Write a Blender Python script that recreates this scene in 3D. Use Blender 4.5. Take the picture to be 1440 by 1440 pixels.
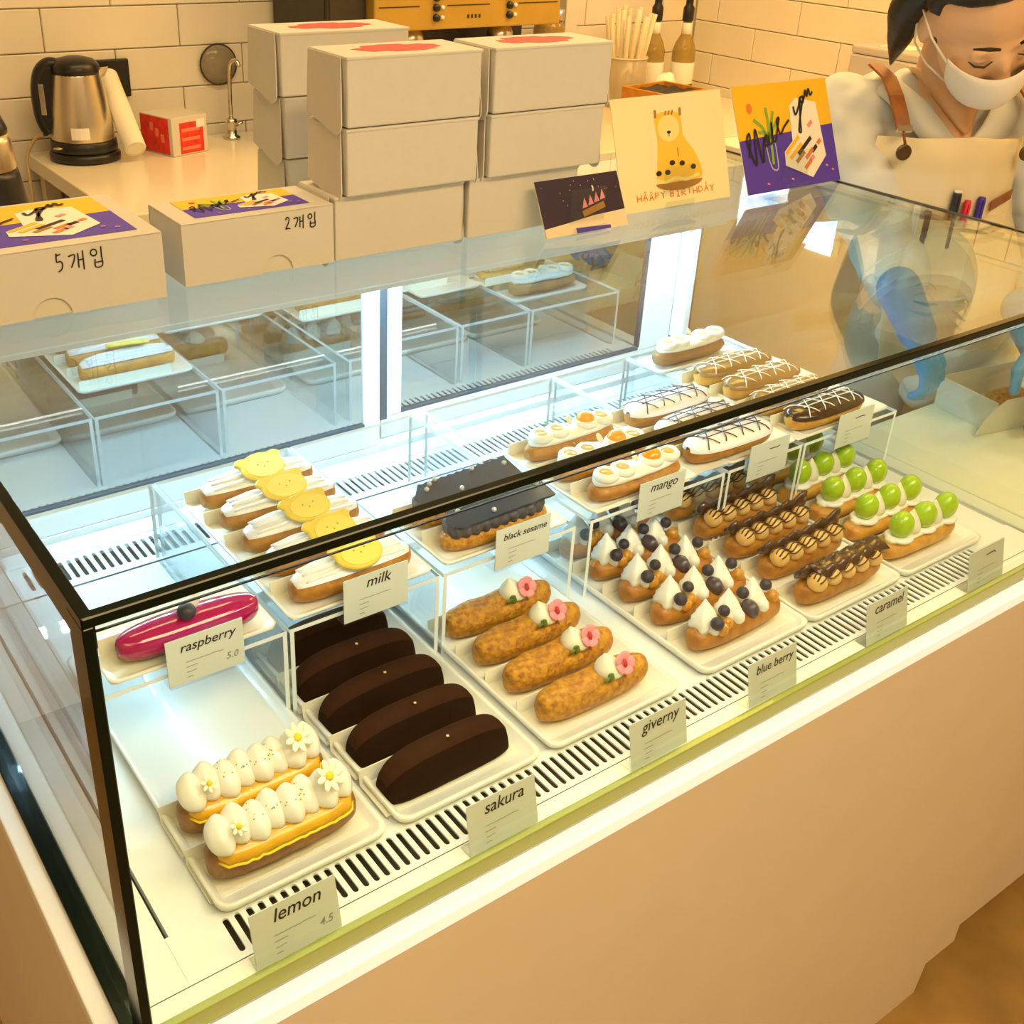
import bpy, bmesh, math, random
from mathutils import Vector, Matrix, Euler, noise

random.seed(7)
scn = bpy.context.scene
C = scn.collection
for o in list(bpy.data.objects):
    bpy.data.objects.remove(o)

# ------------------------------------------------------------------ camera
cam_d = bpy.data.cameras.new('camera')
cam = bpy.data.objects.new('camera', cam_d)
C.objects.link(cam)
cam_d.sensor_width = 36.0
cam_d.lens = 1565.5 / 1440 * 36.0
cam_d.shift_x = (720 - 657.9) / 1440
cam_d.shift_y = -(720 - 652.5) / 1440
cam_d.clip_start = 0.02
RR = ((0.81307, -0.58090, 0.03831), (-0.24629, -0.40286, -0.88150), (0.52750, 0.70729, -0.47062))
CAM = Vector((-0.12851, -0.51907, 1.55))
m3 = Matrix(((RR[0][0], -RR[1][0], -RR[2][0]), (RR[0][1], -RR[1][1], -RR[2][1]), (RR[0][2], -RR[1][2], -RR[2][2])))
cam.matrix_world = Matrix.Translation(CAM) @ m3.to_4x4()
scn.camera = cam

# ------------------------------------------------------------------ world, lights, exposure
w = bpy.data.worlds.new('world')
scn.world = w
w.use_nodes = True
w.node_tree.nodes['Background'].inputs[0].default_value = (1.0, 0.75, 0.45, 1)
w.node_tree.nodes['Background'].inputs[1].default_value = 0.05
scn.view_settings.view_transform = 'Standard'
scn.view_settings.look = 'None'
scn.view_settings.exposure = 0.0
scn.view_settings.gamma = 1.0
scn.view_settings.use_curve_mapping = False
scn.cycles.transparent_max_bounces = 18
scn.cycles.adaptive_threshold = 0.02
scn.cycles.max_bounces = 7
scn.cycles.diffuse_bounces = 3
scn.cycles.glossy_bounces = 4

WARM = (1.0, 0.70, 0.34)


def area(name, loc, size, power, color, rot=(0, 0, 0), spread=180):
    d = bpy.data.lights.new(name, 'AREA')
    d.shape = 'RECTANGLE'
    d.size, d.size_y = size
    d.energy = power
    d.color = color
    d.spread = math.radians(spread)
    o = bpy.data.objects.new(name, d)
    C.objects.link(o)
    o.location = loc
    o.rotation_euler = rot
    return o


area('ceiling_lamp_light', (0.6, -1.0, 2.52), (1.6, 0.5), 40, WARM)
area('ceiling_lamp_light', (1.0, 1.15, 2.52), (2.2, 0.4), 20, WARM)
area('ceiling_lamp_light', (2.35, 1.0, 2.52), (0.5, 1.4), 30, (1.0, 0.51, 0.075))
area('ceiling_lamp_light', (-1.5, -1.2, 2.52), (0.6, 1.6), 18, WARM)

# ------------------------------------------------------------------ constants
ZT = 1.18            # top of the display case glass
ZD = 0.803           # deck inside the case
XR = 1.235           # right end of the case
YB = 0.712           # rear doors of the case
RH = 0.104           # acrylic riser height


# ------------------------------------------------------------------ materials
def new_mat(name):
    m = bpy.data.materials.new(name)
    m.use_nodes = True
    nt = m.node_tree
    return m, nt, nt.nodes, nt.links


def mat(name, col, rough=0.5, metal=0.0, var=0.0, vscale=25.0, bump=0.0, bscale=150.0, coat=0.0, emit=0.0,
        sss=0.0, sheen=0.0, col2=None, spec=0.5, trans=0.0):
    m, nt, N, Lk = new_mat(name)
    b = N['Principled BSDF']
    b.inputs['Base Color'].default_value = (*col, 1)
    b.inputs['Roughness'].default_value = rough
    b.inputs['Metallic'].default_value = metal
    b.inputs['Specular IOR Level'].default_value = spec
    if coat:
        b.inputs['Coat Weight'].default_value = coat
        b.inputs['Coat Roughness'].default_value = 0.06
    if sss:
        b.inputs['Subsurface Weight'].default_value = sss
        b.inputs['Subsurface Radius'].default_value = (0.006, 0.004, 0.003)
    if sheen:
        b.inputs['Sheen Weight'].default_value = sheen
    if trans:
        b.inputs['Transmission Weight'].default_value = trans
    if emit:
        b.inputs['Emission Color'].default_value = (*col, 1)
        b.inputs['Emission Strength'].default_value = emit
    tc = N.new('ShaderNodeTexCoord')
    if var or col2:
        n = N.new('ShaderNodeTexNoise')
        n.inputs['Scale'].default_value = vscale
        n.inputs['Detail'].default_value = 4
        Lk.new(tc.outputs['Object'], n.inputs['Vector'])
        r = N.new('ShaderNodeValToRGB')
        r.color_ramp.elements[0].position = 0.32
        r.color_ramp.elements[1].position = 0.68
        c2 = col2 or tuple(min(1, c * (1 + var)) for c in col)
        c1 = col if col2 else tuple(c * (1 - var) for c in col)
        r.color_ramp.elements[0].color = (*c1, 1)
        r.color_ramp.elements[1].color = (*c2, 1)
        Lk.new(n.outputs['Fac'], r.inputs['Fac'])
        Lk.new(r.outputs['Color'], b.inputs['Base Color'])
    if bump:
        n2 = N.new('ShaderNodeTexNoise')
        n2.inputs['Scale'].default_value = bscale
        n2.inputs['Detail'].default_value = 5
        Lk.new(tc.outputs['Object'], n2.inputs['Vector'])
        bp = N.new('ShaderNodeBump')
        bp.inputs['Strength'].default_value = bump
        bp.inputs['Distance'].default_value = 0.003
        Lk.new(n2.outputs['Fac'], bp.inputs['Height'])
        Lk.new(bp.outputs['Normal'], b.inputs['Normal'])
    return m


def glass_mat(name, tint=(0.97, 1.0, 0.98), f0=0.04, rough=0.0, power=5.0, fmax=1.0):
    """clear pane: transparent body with an angle dependent mirror reflection"""
    m, nt, N, Lk = new_mat(name)
    N.remove(N['Principled BSDF'])
    out = N['Material Output']
    lw = N.new('ShaderNodeLayerWeight')
    lw.inputs['Blend'].default_value = 0.5
    pw = N.new('ShaderNodeMath')
    pw.operation = 'POWER'
    pw.inputs[1].default_value = power
    Lk.new(lw.outputs['Facing'], pw.inputs[0])
    ma = N.new('ShaderNodeMath')
    ma.operation = 'MULTIPLY_ADD'
    ma.inputs[1].default_value = fmax - f0
    ma.inputs[2].default_value = f0
    Lk.new(pw.outputs[0], ma.inputs[0])
    t = N.new('ShaderNodeBsdfTransparent')
    t.inputs[0].default_value = (*tint, 1)
    g = N.new('ShaderNodeBsdfGlossy')
    g.inputs['Roughness'].default_value = rough
    mx = N.new('ShaderNodeMixShader')
    Lk.new(ma.outputs[0], mx.inputs[0])
    Lk.new(t.outputs[0], mx.inputs[1])
    Lk.new(g.outputs[0], mx.inputs[2])
    Lk.new(mx.outputs[0], out.inputs[0])
    return m


def frosted(name, col, amount):
    """milky see-through plastic: part diffuse, part clear"""
    m, nt, N, Lk = new_mat(name)
    b = N['Principled BSDF']
    b.inputs['Base Color'].default_value = (*col, 1)
    b.inputs['Roughness'].default_value = 0.15
    t = N.new('ShaderNodeBsdfTransparent')
    mx = N.new('ShaderNodeMixShader')
    mx.inputs[0].default_value = amount
    Lk.new(t.outputs[0], mx.inputs[1])
    Lk.new(b.outputs[0], mx.inputs[2])
    Lk.new(mx.outputs[0], N['Material Output'].inputs[0])
    return m


def emit_mat(name, col, strength):
    m, nt, N, Lk = new_mat(name)
    N.remove(N['Principled BSDF'])
    e = N.new('ShaderNodeEmission')
    e.inputs[0].default_value = (*col, 1)
    e.inputs[1].default_value = strength
    Lk.new(e.outputs[0], N['Material Output'].inputs[0])
    return m


M = {}
M['brick'] = mat('white_painted_tile', (0.80, 0.74, 0.62), 0.45, var=0.05, vscale=3, bump=0.08, bscale=60)
M['grout'] = mat('grout', (0.76, 0.70, 0.58), 0.8)
M['plaster'] = mat('plaster', (0.78, 0.72, 0.62), 0.8, var=0.03, vscale=4)
M['floor'] = mat('brown_floor', (0.33, 0.20, 0.055), 0.5, var=0.22, vscale=9, bump=0.1, bscale=40)
M['panel'] = mat('cabinet_laminate', (0.80, 0.73, 0.63), 0.45, var=0.015, vscale=12, bump=0.03, bscale=500)
M['ledge'] = mat('white_ledge', (0.93, 0.95, 0.97), 0.35)
M['glow_ledge'] = mat('ledge_added_glow', (1.0, 0.97, 0.90), 0.35, emit=0.45)  # plain white ledge with a weak glow added to brighten it
M['deck'] = mat('white_deck_metal', (0.88, 0.90, 0.88), 0.30)
M['dark'] = mat('dark_cavity', (0.012, 0.013, 0.013), 0.7)
M['seam'] = mat('dark_seam', (0.03, 0.035, 0.03), 0.6)
M['glass'] = glass_mat('clear_glass', (0.940, 0.985, 0.945), 0.045)
M['front_pane'] = glass_mat('front_pane', (0.945, 0.985, 0.950), 0.012)
M['glass_side'] = glass_mat('side_glass', (0.935, 0.985, 0.96), 0.045)
M['door_glass'] = glass_mat('coated_door_glass', (0.42, 0.50, 0.50), 0.60)
M['edge'] = mat('dark_green_glass_edge', (0.0012, 0.0075, 0.0055), 0.15, spec=0.25)
M['edge_olive'] = mat('olive_glass_edge', (0.30, 0.36, 0.055), 0.2)
M['edge_line'] = mat('glass_joint_line', (0.004, 0.008, 0.012), 0.3)
M['acrylic'] = glass_mat('acrylic', (0.955, 0.975, 0.985), 0.05)
M['acrylic_edge'] = mat('acrylic_edge_painted_glow', (0.90, 0.96, 0.98), 0.25, emit=0.0)  # edge glow of the clear sheet put into the colour as near-white
M['alu'] = mat('white_aluminium', (0.86, 0.89, 0.92), 0.35)
M['gasket'] = mat('blue_grey_gasket', (0.02, 0.045, 0.07), 0.5)
M['tray'] = mat('cream_white_tray', (0.90, 0.88, 0.80), 0.30, coat=0.2)
M['paper'] = mat('cream_card', (0.88, 0.83, 0.68), 0.7)
M['parch'] = mat('greaseproof_paper', (0.90, 0.88, 0.78), 0.55)
M['carton'] = mat('white_carton', (0.66, 0.625, 0.55), 0.55, var=0.012, vscale=60)
M['carton_in'] = mat('carton_inner', (0.66, 0.62, 0.52), 0.7)
M['ink'] = mat('black_ink', (0.02, 0.015, 0.015), 0.6)
M['grey_ink'] = mat('grey_print', (0.30, 0.30, 0.27), 0.7)
M['red_ink'] = mat('red_print', (0.80, 0.06, 0.07), 0.5, var=0.3, vscale=120)
M['tag'] = mat('price_card_paper', (0.72, 0.75, 0.68), 0.5)
M['yellow_ink'] = mat('yellow_print', (0.90, 0.55, 0.02), 0.5)
M['purple_ink'] = mat('purple_print', (0.085, 0.042, 0.52), 0.5)
M['white_ink'] = mat('white_print', (0.92, 0.88, 0.80), 0.5)
M['green_ink'] = mat('green_print', (0.22, 0.45, 0.05), 0.5)
M['orange_ink'] = mat('orange_print', (0.80, 0.22, 0.05), 0.5)
M['pink_ink'] = mat('pink_print', (0.85, 0.30, 0.35), 0.5)
M['pale_blue_ink'] = mat('pale_glass_print', (0.45, 0.50, 0.55), 0.5)
M['bear_ink'] = mat('bear_yellow_print', (0.92, 0.60, 0.06), 0.5)
M['bear_light'] = mat('bear_pale_print', (0.95, 0.78, 0.30), 0.5)
M['brown_ink'] = mat('brown_print', (0.42, 0.20, 0.04), 0.5)
M['night_ink'] = mat('night_sky_print', (0.028, 0.014, 0.045), 0.5)
M['cream_card'] = mat('pale_yellow_card', (0.93, 0.84, 0.50), 0.5)
M['sand_ink'] = mat('sand_print', (0.85, 0.70, 0.48), 0.5)
M['choux'] = mat('baked_choux', (0.34, 0.115, 0.012), 0.42, col2=(0.60, 0.27, 0.036), vscale=48, bump=0.5, bscale=120)
M['choux_dark'] = mat('dark_baked_choux', (0.20, 0.085, 0.03), 0.5, col2=(0.40, 0.19, 0.055), vscale=45, bump=0.4, bscale=150)
M['craquelin'] = mat('craquelin_crust', (0.36, 0.120, 0.006), 0.40, col2=(0.74, 0.35, 0.018), vscale=150, bump=1.0, bscale=240)
M['choux_pale'] = mat('golden_choux', (0.58, 0.24, 0.025), 0.42, col2=(0.76, 0.42, 0.07), vscale=60, bump=0.4, bscale=140)
M['curd'] = mat('lemon_curd', (0.84, 0.47, 0.015), 0.25, col2=(0.72, 0.34, 0.01), vscale=40, coat=0.3, bump=0.15, bscale=160)
M['curd_rim'] = mat('lemon_curd_rim', (0.95, 0.72, 0.03), 0.25, coat=0.3)
M['cream'] = mat('white_cream', (0.93, 0.90, 0.80), 0.30, coat=0.25)
M['cream_ivory'] = mat('ivory_cream', (0.92, 0.86, 0.66), 0.35, coat=0.15)
M['zest'] = mat('lime_zest', (0.48, 0.44, 0.08), 0.6)
M['petal'] = mat('daisy_petal', (0.96, 0.93, 0.76), 0.5)
M['pollen'] = mat('yellow_flower_centre', (0.92, 0.66, 0.02), 0.6)
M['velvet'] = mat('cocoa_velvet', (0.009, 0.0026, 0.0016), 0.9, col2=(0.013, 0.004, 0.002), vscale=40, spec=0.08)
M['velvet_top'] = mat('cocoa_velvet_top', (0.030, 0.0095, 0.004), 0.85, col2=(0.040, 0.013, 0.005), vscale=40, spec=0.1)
M['gold'] = mat('gold_leaf', (0.95, 0.80, 0.45), 0.3, metal=0.6)
M['pink'] = mat('pink_sugar_petal', (0.90, 0.33, 0.36), 0.5)
M['crimson'] = mat('crimson_centre', (0.62, 0.02, 0.06), 0.5)
M['leaf'] = mat('green_sugar_leaf', (0.13, 0.22, 0.03), 0.5, var=0.3, vscale=200)
M['berry'] = mat('blueberry_skin', (0.030, 0.027, 0.045), 0.45, var=0.5, vscale=60, bump=0.1)
M['compote'] = mat('blueberry_compote', (0.075, 0.055, 0.075), 0.3, var=0.4, vscale=120, coat=0.4)
M['jam'] = mat('amber_jam', (0.62, 0.27, 0.02), 0.25, var=0.25, vscale=120, coat=0.5, bump=0.4)
M['caramel'] = mat('caramel_cream', (0.80, 0.44, 0.10), 0.3, col2=(0.88, 0.60, 0.24), vscale=70, coat=0.25)
M['choc'] = mat('chocolate_glaze', (0.055, 0.020, 0.009), 0.25, coat=0.5)
M['grape'] = mat('green_grape_skin', (0.34, 0.55, 0.008), 0.22, col2=(0.46, 0.64, 0.02), vscale=35, coat=0.4)
M['magenta'] = mat('raspberry_glaze', (0.42, 0.002, 0.10), 0.10, coat=1.0)
M['white_glaze'] = mat('white_glaze', (0.90, 0.88, 0.90), 0.25, coat=0.4, bump=0.15, bscale=40)
M['cookie'] = mat('butter_cookie', (0.93, 0.66, 0.10), 0.55, var=0.06, vscale=70)
M['cookie_face'] = mat('butter_cookie_face', (0.96, 0.76, 0.17), 0.5)
M['cookie_dot'] = mat('cookie_dimple', (0.62, 0.38, 0.03), 0.6)
M['sesame'] = mat('black_sesame_cream', (0.085, 0.075, 0.080), 0.5, var=0.4, vscale=160, bump=0.4, bscale=200)
M['slate'] = mat('slate_chocolate_plate', (0.035, 0.045, 0.075), 0.22, coat=0.4)
M['pearl'] = mat('silver_sugar_pearl', (0.70, 0.68, 0.64), 0.2, metal=0.6)
M['mango'] = mat('mango_gel', (0.95, 0.36, 0.012), 0.15, coat=0.7)
M['mango_pale'] = mat('mango_sauce', (0.80, 0.42, 0.05), 0.2, coat=0.6)
M['milk_choc'] = mat('milk_chocolate_glaze', (0.30, 0.155, 0.04), 0.15, coat=0.6)
M['kettle_steel'] = mat('brushed_steel', (0.70, 0.62, 0.48), 0.28, metal=1.0)
M['black_plastic'] = mat('black_plastic', (0.012, 0.011, 0.010), 0.35)
M['steel'] = mat('steel', (0.65, 0.60, 0.52), 0.25, metal=1.0)
M['machine'] = mat('gold_machine_panel', (0.56, 0.36, 0.06), 0.42, metal=0.35, var=0.08, vscale=8)
M['charcoal'] = mat('charcoal_panel', (0.035, 0.03, 0.022), 0.5, var=0.2, vscale=20)
M['counter'] = mat('cream_counter', (0.86, 0.78, 0.60), 0.18, var=0.015, vscale=8)
M['counter_right'] = mat('cream_work_counter', (0.92, 0.90, 0.76), 0.35, var=0.02, vscale=6)
M['counter_edge'] = mat('counter_edge', (0.74, 0.65, 0.48), 0.5)
M['wood'] = mat('orange_wood', (0.60, 0.25, 0.02), 0.5, var=0.15, vscale=30)
M['bottle_glass'] = frosted('amber_bottle', (0.40, 0.27, 0.05), 0.7)
M['straw'] = frosted('milky_straw', (0.90, 0.78, 0.52), 0.75)
M['clear_cup'] = frosted('milky_cup', (0.85, 0.72, 0.48), 0.45)
M['red'] = mat('red_carton_print', (0.72, 0.035, 0.02), 0.45, var=0.2, vscale=60)
M['red_light'] = mat('light_red_print', (0.85, 0.22, 0.12), 0.5)
M['cord'] = mat('beige_cord', (0.60, 0.42, 0.20), 0.5)
M['mesh_grey'] = frosted('strainer_mesh', (0.40, 0.34, 0.24), 0.55)
M['grey_box'] = mat('grey_plastic', (0.50, 0.46, 0.44), 0.5)
M['skin'] = mat('skin', (0.80, 0.50, 0.29), 0.5)
M['hair'] = mat('black_hair', (0.010, 0.007, 0.006), 0.45, bump=0.5, bscale=90)
M['shirt'] = mat('off_white_cotton', (0.64, 0.66, 0.66), 0.85, bump=0.3, bscale=25)
M['apron'] = mat('natural_canvas', (0.78, 0.68, 0.46), 0.8, bump=0.3, bscale=18)
M['leather'] = mat('tan_leather', (0.26, 0.085, 0.018), 0.5, var=0.2, vscale=60)
M['mask'] = mat('white_mask', (0.90, 0.85, 0.78), 0.8, bump=0.2, bscale=60)
M['glove'] = mat('blue_nitrile', (0.03, 0.26, 0.62), 0.35, bump=0.3, bscale=60)
M['trouser'] = mat('beige_trousers', (0.42, 0.39, 0.34), 0.8)
M['brass'] = mat('antique_brass', (0.14, 0.10, 0.06), 0.35, metal=0.8)
M['pen_black'] = mat('pen_black', (0.015, 0.012, 0.02), 0.4)
M['pen_red'] = mat('pen_red', (0.80, 0.02, 0.05), 0.4)
M['pen_blue'] = mat('pen_blue', (0.05, 0.03, 0.35), 0.4)
M['pen_white'] = mat('pen_white', (0.8, 0.78, 0.72), 0.4)
M['led'] = emit_mat('led_chip', (0.44, 0.74, 1.0), 520.0)
M['led_front'] = emit_mat('front_led', (0.95, 0.97, 0.96), 82.0)
M['led_body'] = mat('led_housing', (0.80, 0.84, 0.86), 0.5)
M['lamp'] = emit_mat('lamp_diffuser', (1.0, 0.74, 0.40), 1.5)


# ------------------------------------------------------------------ mesh builder
class MB:
    def __init__(s):
        s.v, s.f, s.m, s.s = [], [], [], []

    def add(s, V, F, mi=0, smooth=False):
        b = len(s.v)
        s.v += [tuple(p) for p in V]
        for f in F:
            s.f.append([b + i for i in f])
            s.m.append(mi)
            s.s.append(smooth)
        return s

    def box(s, x0, x1, y0, y1, z0, z1, mi=0):
        V = [(x, y, z) for z in (z0, z1) for y in (y0, y1) for x in (x0, x1)]
        return s.add(V, [(0, 2, 3, 1), (4, 5, 7, 6), (0, 1, 5, 4), (2, 6, 7, 3), (0, 4, 6, 2), (1, 3, 7, 5)], mi)

    def rbox(s, x0, x1, y0, y1, z0, z1, r=0.003, mi=0, seg=2):
        bm = bmesh.new()
        bmesh.ops.create_cube(bm, size=1.0)
        for v in bm.verts:
            v.co = Vector(((x0 + x1) / 2 + v.co.x * (x1 - x0), (y0 + y1) / 2 + v.co.y * (y1 - y0), (z0 + z1) / 2 + v.co.z * (z1 - z0)))
        bmesh.ops.bevel(bm, geom=bm.edges[:], offset=r, segments=seg, affect='EDGES', profile=0.5)
        bm.verts.index_update()
        s.add([v.co for v in bm.verts], [[v.index for v in f.verts] for f in bm.faces], mi, False)
        bm.free()
        return s

    def loft(s, rings, mi=0, smooth=True, cap=True, closed=True):
        n = len(rings[0])
        V = [p for r in rings for p in r]
        F = []
        for i in range(len(rings) - 1):
            for j in range(n if closed else n - 1):
                k = (j + 1) % n
                F.append((i * n + j, i * n + k, (i + 1) * n + k, (i + 1) * n + j))
        if cap:
            F.append(tuple(reversed(range(n))))
            F.append(tuple((len(rings) - 1) * n + j for j in range(n)))
        return s.add(V, F, mi, smooth)

    def ell(s, c, r, nu=12, nv=8, mi=0, rot=None, fn=None):
        R = rot.to_matrix() if isinstance(rot, Euler) else (rot or Matrix.Identity(3))
        c = Vector(c)
        V = []
        for i in range(1, nv):
            th = math.pi * i / nv
            for j in range(nu):
                ph = 2 * math.pi * j / nu
                d = Vector((math.sin(th) * math.cos(ph), math.sin(th) * math.sin(ph), math.cos(th)))
                k = fn(d) if fn else 1.0
                V.append(c + R @ Vector((d.x * r[0] * k, d.y * r[1] * k, d.z * r[2] * k)))
        F = []
        for i in range(nv - 2):
            for j in range(nu):
                k = (j + 1) % nu
                F.append((i * nu + j, (i + 1) * nu + j, (i + 1) * nu + k, i * nu + k))
        t = len(V)
        V.append(c + R @ Vector((0, 0, r[2] * (fn(Vector((0, 0, 1))) if fn else 1))))
        V.append(c + R @ Vector((0, 0, -r[2] * (fn(Vector((0, 0, -1))) if fn else 1))))
        for j in range(nu):
            k = (j + 1) % nu
            F.append((t, j, k))
            F.append((t + 1, (nv - 2) * nu + k, (nv - 2) * nu + j))
        return s.add(V, F, mi, True)

    def tube(s, path, r, n=8, mi=0, cap=True):
        P = [Vector(p) for p in path]
        rs = r if isinstance(r, (list, tuple)) else [r] * len(P)
        rings = []
        up = Vector((0, 0, 1))
        for i, p in enumerate(P):
            d = (P[min(i + 1, len(P) - 1)] - P[max(i - 1, 0)]).normalized()
            a = d.cross(up)
            if a.length < 1e-3:
                a = d.cross(Vector((0, 1, 0)))
            a.normalize()
            b = a.cross(d)
            rings.append([p + (a * math.cos(2 * math.pi * k / n) + b * math.sin(2 * math.pi * k / n)) * rs[i] for k in range(n)])
        return s.loft(rings, mi, True, cap)

    def lathe(s, prof, n=24, c=(0, 0, 0), mi=0, R=None, smooth=True):
        c = Vector(c)
        rings = []
        for r, z in prof:
            ring = []
            for k in range(n):
                p = Vector((r * math.cos(2 * math.pi * k / n), r * math.sin(2 * math.pi * k / n), z))
                ring.append(c + (R @ p if R else p))
            rings.append(ring)
        return s.loft(rings, mi, smooth, True)

    def prism(s, pts, z0, z1, mi=0, fn=None):
        n = len(pts)
        V = [(x, y, z0) for x, y in pts] + [(x, y, z1) for x, y in pts]
        if fn:
            V = [fn(Vector(p)) for p in V]
        F = [tuple(reversed(range(n))), tuple(range(n, 2 * n))] + [(i, (i + 1) % n, n + (i + 1) % n, n + i) for i in range(n)]
        return s.add(V, F, mi)

    def xf(s, mtx):
        s.v = [tuple(mtx @ Vector(p)) for p in s.v]
        return s

    def mesh(s, name, mats):
        me = bpy.data.meshes.new(name)
        me.from_pydata(s.v, [], s.f)
        me.polygons.foreach_set('material_index', s.m)
        me.polygons.foreach_set('use_smooth', s.s)
        for mm in (mats if isinstance(mats, (list, tuple)) else [mats]):
            me.materials.append(M[mm] if isinstance(mm, str) else mm)
        me.update()
        return me


def link(name, me, parent=None, loc=(0, 0, 0), rot=(0, 0, 0)):
    o = bpy.data.objects.new(name, me)
    C.objects.link(o)
    o.location = loc
    o.rotation_euler = rot
    if parent is not None:
        o.parent = parent
    return o


def obj(name, mb, mats, parent=None, loc=(0, 0, 0), rot=(0, 0, 0)):
    return link(name, mb.mesh(name, mats), parent, loc, rot)


def empty(name, loc=(0, 0, 0), rot=(0, 0, 0)):
    return link(name, None, None, loc, rot)


def tag(o, label, cat, group=None):
    o['label'] = label
    o['category'] = cat
    if group:
        o['group'] = group
    return o


def struct(o, label=None):
    o['kind'] = 'structure'
    if label:
        o['label'] = label
        o['category'] = o.name.split('_')[0]
    return o


def copy_tree(o, parent=None):
    c = o.copy()
    C.objects.link(c)
    if parent is not None:
        c.parent = parent
    for ch in list(o.children):
        copy_tree(ch, c)
    return c


def ribbon(mb, pts, width, mi, fn, z=0.0, closed=False):
    """flat printed stroke along 2-D points; fn maps (x, y, z) to the surface"""
    P = [Vector((p[0], p[1])) for p in pts]
    if closed:
        P.append(P[0])
    Lf, Rt = [], []
    for i, p in enumerate(P):
        d = P[min(i + 1, len(P) - 1)] - P[max(i - 1, 0)]
        if d.length < 1e-9:
            d = Vector((1, 0))
        d.normalize()
        nrm = Vector((-d.y, d.x)) * width / 2
        Lf.append(fn(Vector((p.x + nrm.x, p.y + nrm.y, z))))
        Rt.append(fn(Vector((p.x - nrm.x, p.y - nrm.y, z))))
    n = len(P)
    mb.add(Lf + Rt, [(i, n + i, n + i + 1, i + 1) for i in range(n - 1)], mi)


def flat(mb, pts, mi, fn, z):
    mb.add([fn(Vector((p[0], p[1], z))) for p in pts], [tuple(range(len(pts)))], mi)


def disc(cx, cy, rx, ry=None, n=16, a0=0.0, a1=2 * math.pi):
    ry = ry or rx
    full = abs(a1 - a0) > 6.28
    return [(cx + rx * math.cos(a0 + (a1 - a0) * k / (n if full else n - 1)), cy + ry * math.sin(a0 + (a1 - a0) * k / (n if full else n - 1))) for k in range(n)]


def smooth_path(pts, k=4):
    out = []
    n = len(pts)
    for i in range(n - 1):
        p0, p1, p2, p3 = pts[max(i - 1, 0)], pts[i], pts[i + 1], pts[min(i + 2, n - 1)]
        for j in range(k):
            t = j / k
            out.append(tuple(0.5 * (2 * p1[a] + (p2[a] - p0[a]) * t + (2 * p0[a] - 5 * p1[a] + 4 * p2[a] - p3[a]) * t * t
                                    + (3 * p1[a] - p0[a] - 3 * p2[a] + p3[a]) * t ** 3) for a in range(len(p1))))
    out.append(tuple(pts[-1]))
    return out


def text_mesh(body, size, shear=0.0, align='CENTER'):
    cu = bpy.data.curves.new('lettering', 'FONT')
    cu.body = body
    cu.size = size
    cu.shear = shear
    cu.align_x = align
    cu.resolution_u = 3
    cu.offset = 0.00013
    o = bpy.data.objects.new('lettering', cu)
    C.objects.link(o)
    dg = bpy.context.evaluated_depsgraph_get()
    me = bpy.data.meshes.new_from_object(o.evaluated_get(dg))
    bpy.data.objects.remove(o)
    return me


# ================================================================== THE ROOM
X0, X1, Y0, Y1, ZC = -2.6, 2.9, -3.0, 2.35, 2.6
struct(obj('floor', MB().box(X0, X1, Y0, Y1, -0.1, 0.0), 'floor'), 'brown concrete floor below the counter')
struct(obj('ceiling', MB().box(X0, X1, Y0, Y1, ZC, ZC + 0.1), 'plaster'), 'plain plaster ceiling out of view')
wall_b = struct(obj('wall_back', MB().box(X0, X1, Y1, Y1 + 0.1, 0, ZC), 'grout'), 'back wall of white painted blocks behind the kettle')
wall_r = struct(obj('wall_right', MB().box(X1, X1 + 0.1, Y0, Y1 + 0.1, 0, ZC), 'grout'), 'right wall of white painted blocks behind the worker')
struct(obj('wall_left', MB().box(X0 - 0.1, X0, Y0, Y1 + 0.1, 0, ZC), 'plaster'), 'plain left wall out of view')
struct(obj('wall_front', MB().box(X0, X1, Y0 - 0.1, Y0, 0, ZC), 'plaster'), 'plain wall behind the viewer')
# painted blocks, each one a piece of its wall
BL, BH = 0.34, 0.0993
brick_me = {}


def brick(wall, a, b, z, on_back):
    ln = round(b - a, 3)
    if ln < 0.03:
        return
    if ln not in brick_me:
        brick_me[ln] = MB().rbox(-ln / 2 + 0.0012, ln / 2 - 0.0012, -0.006, 0.004, -BH / 2 + 0.0012, BH / 2 - 0.0012, 0.0022, seg=1).mesh('brick', 'brick')
    if on_back:
        link('brick', brick_me[ln], wall, ((a + b) / 2, Y1 - 0.004, z))
    else:
        link('brick', brick_me[ln], wall, (X1 - 0.004, (a + b) / 2, z), (0, 0, -math.pi / 2))


for row in range(4, 15):
    z = 0.927 - 6 * BH + BH * (row + 0.5)
    off = (row % 2) * BL / 2
    x = 0.694 - 3 * BL + off
    while x < X1 - 0.012:
        brick(wall_b, x, min(x + BL, X1 - 0.012), z, True)
        x += BL
    y = Y1 - 0.012
    nxt = Y1 - 0.45 + off
    while nxt + BL < y:
        nxt += BL
    while y > 0.19:
        lo = max(nxt, 0.19)
        brick(wall_r, lo, y, z + 0.003, False)
        y, nxt = lo, nxt - BL
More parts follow.
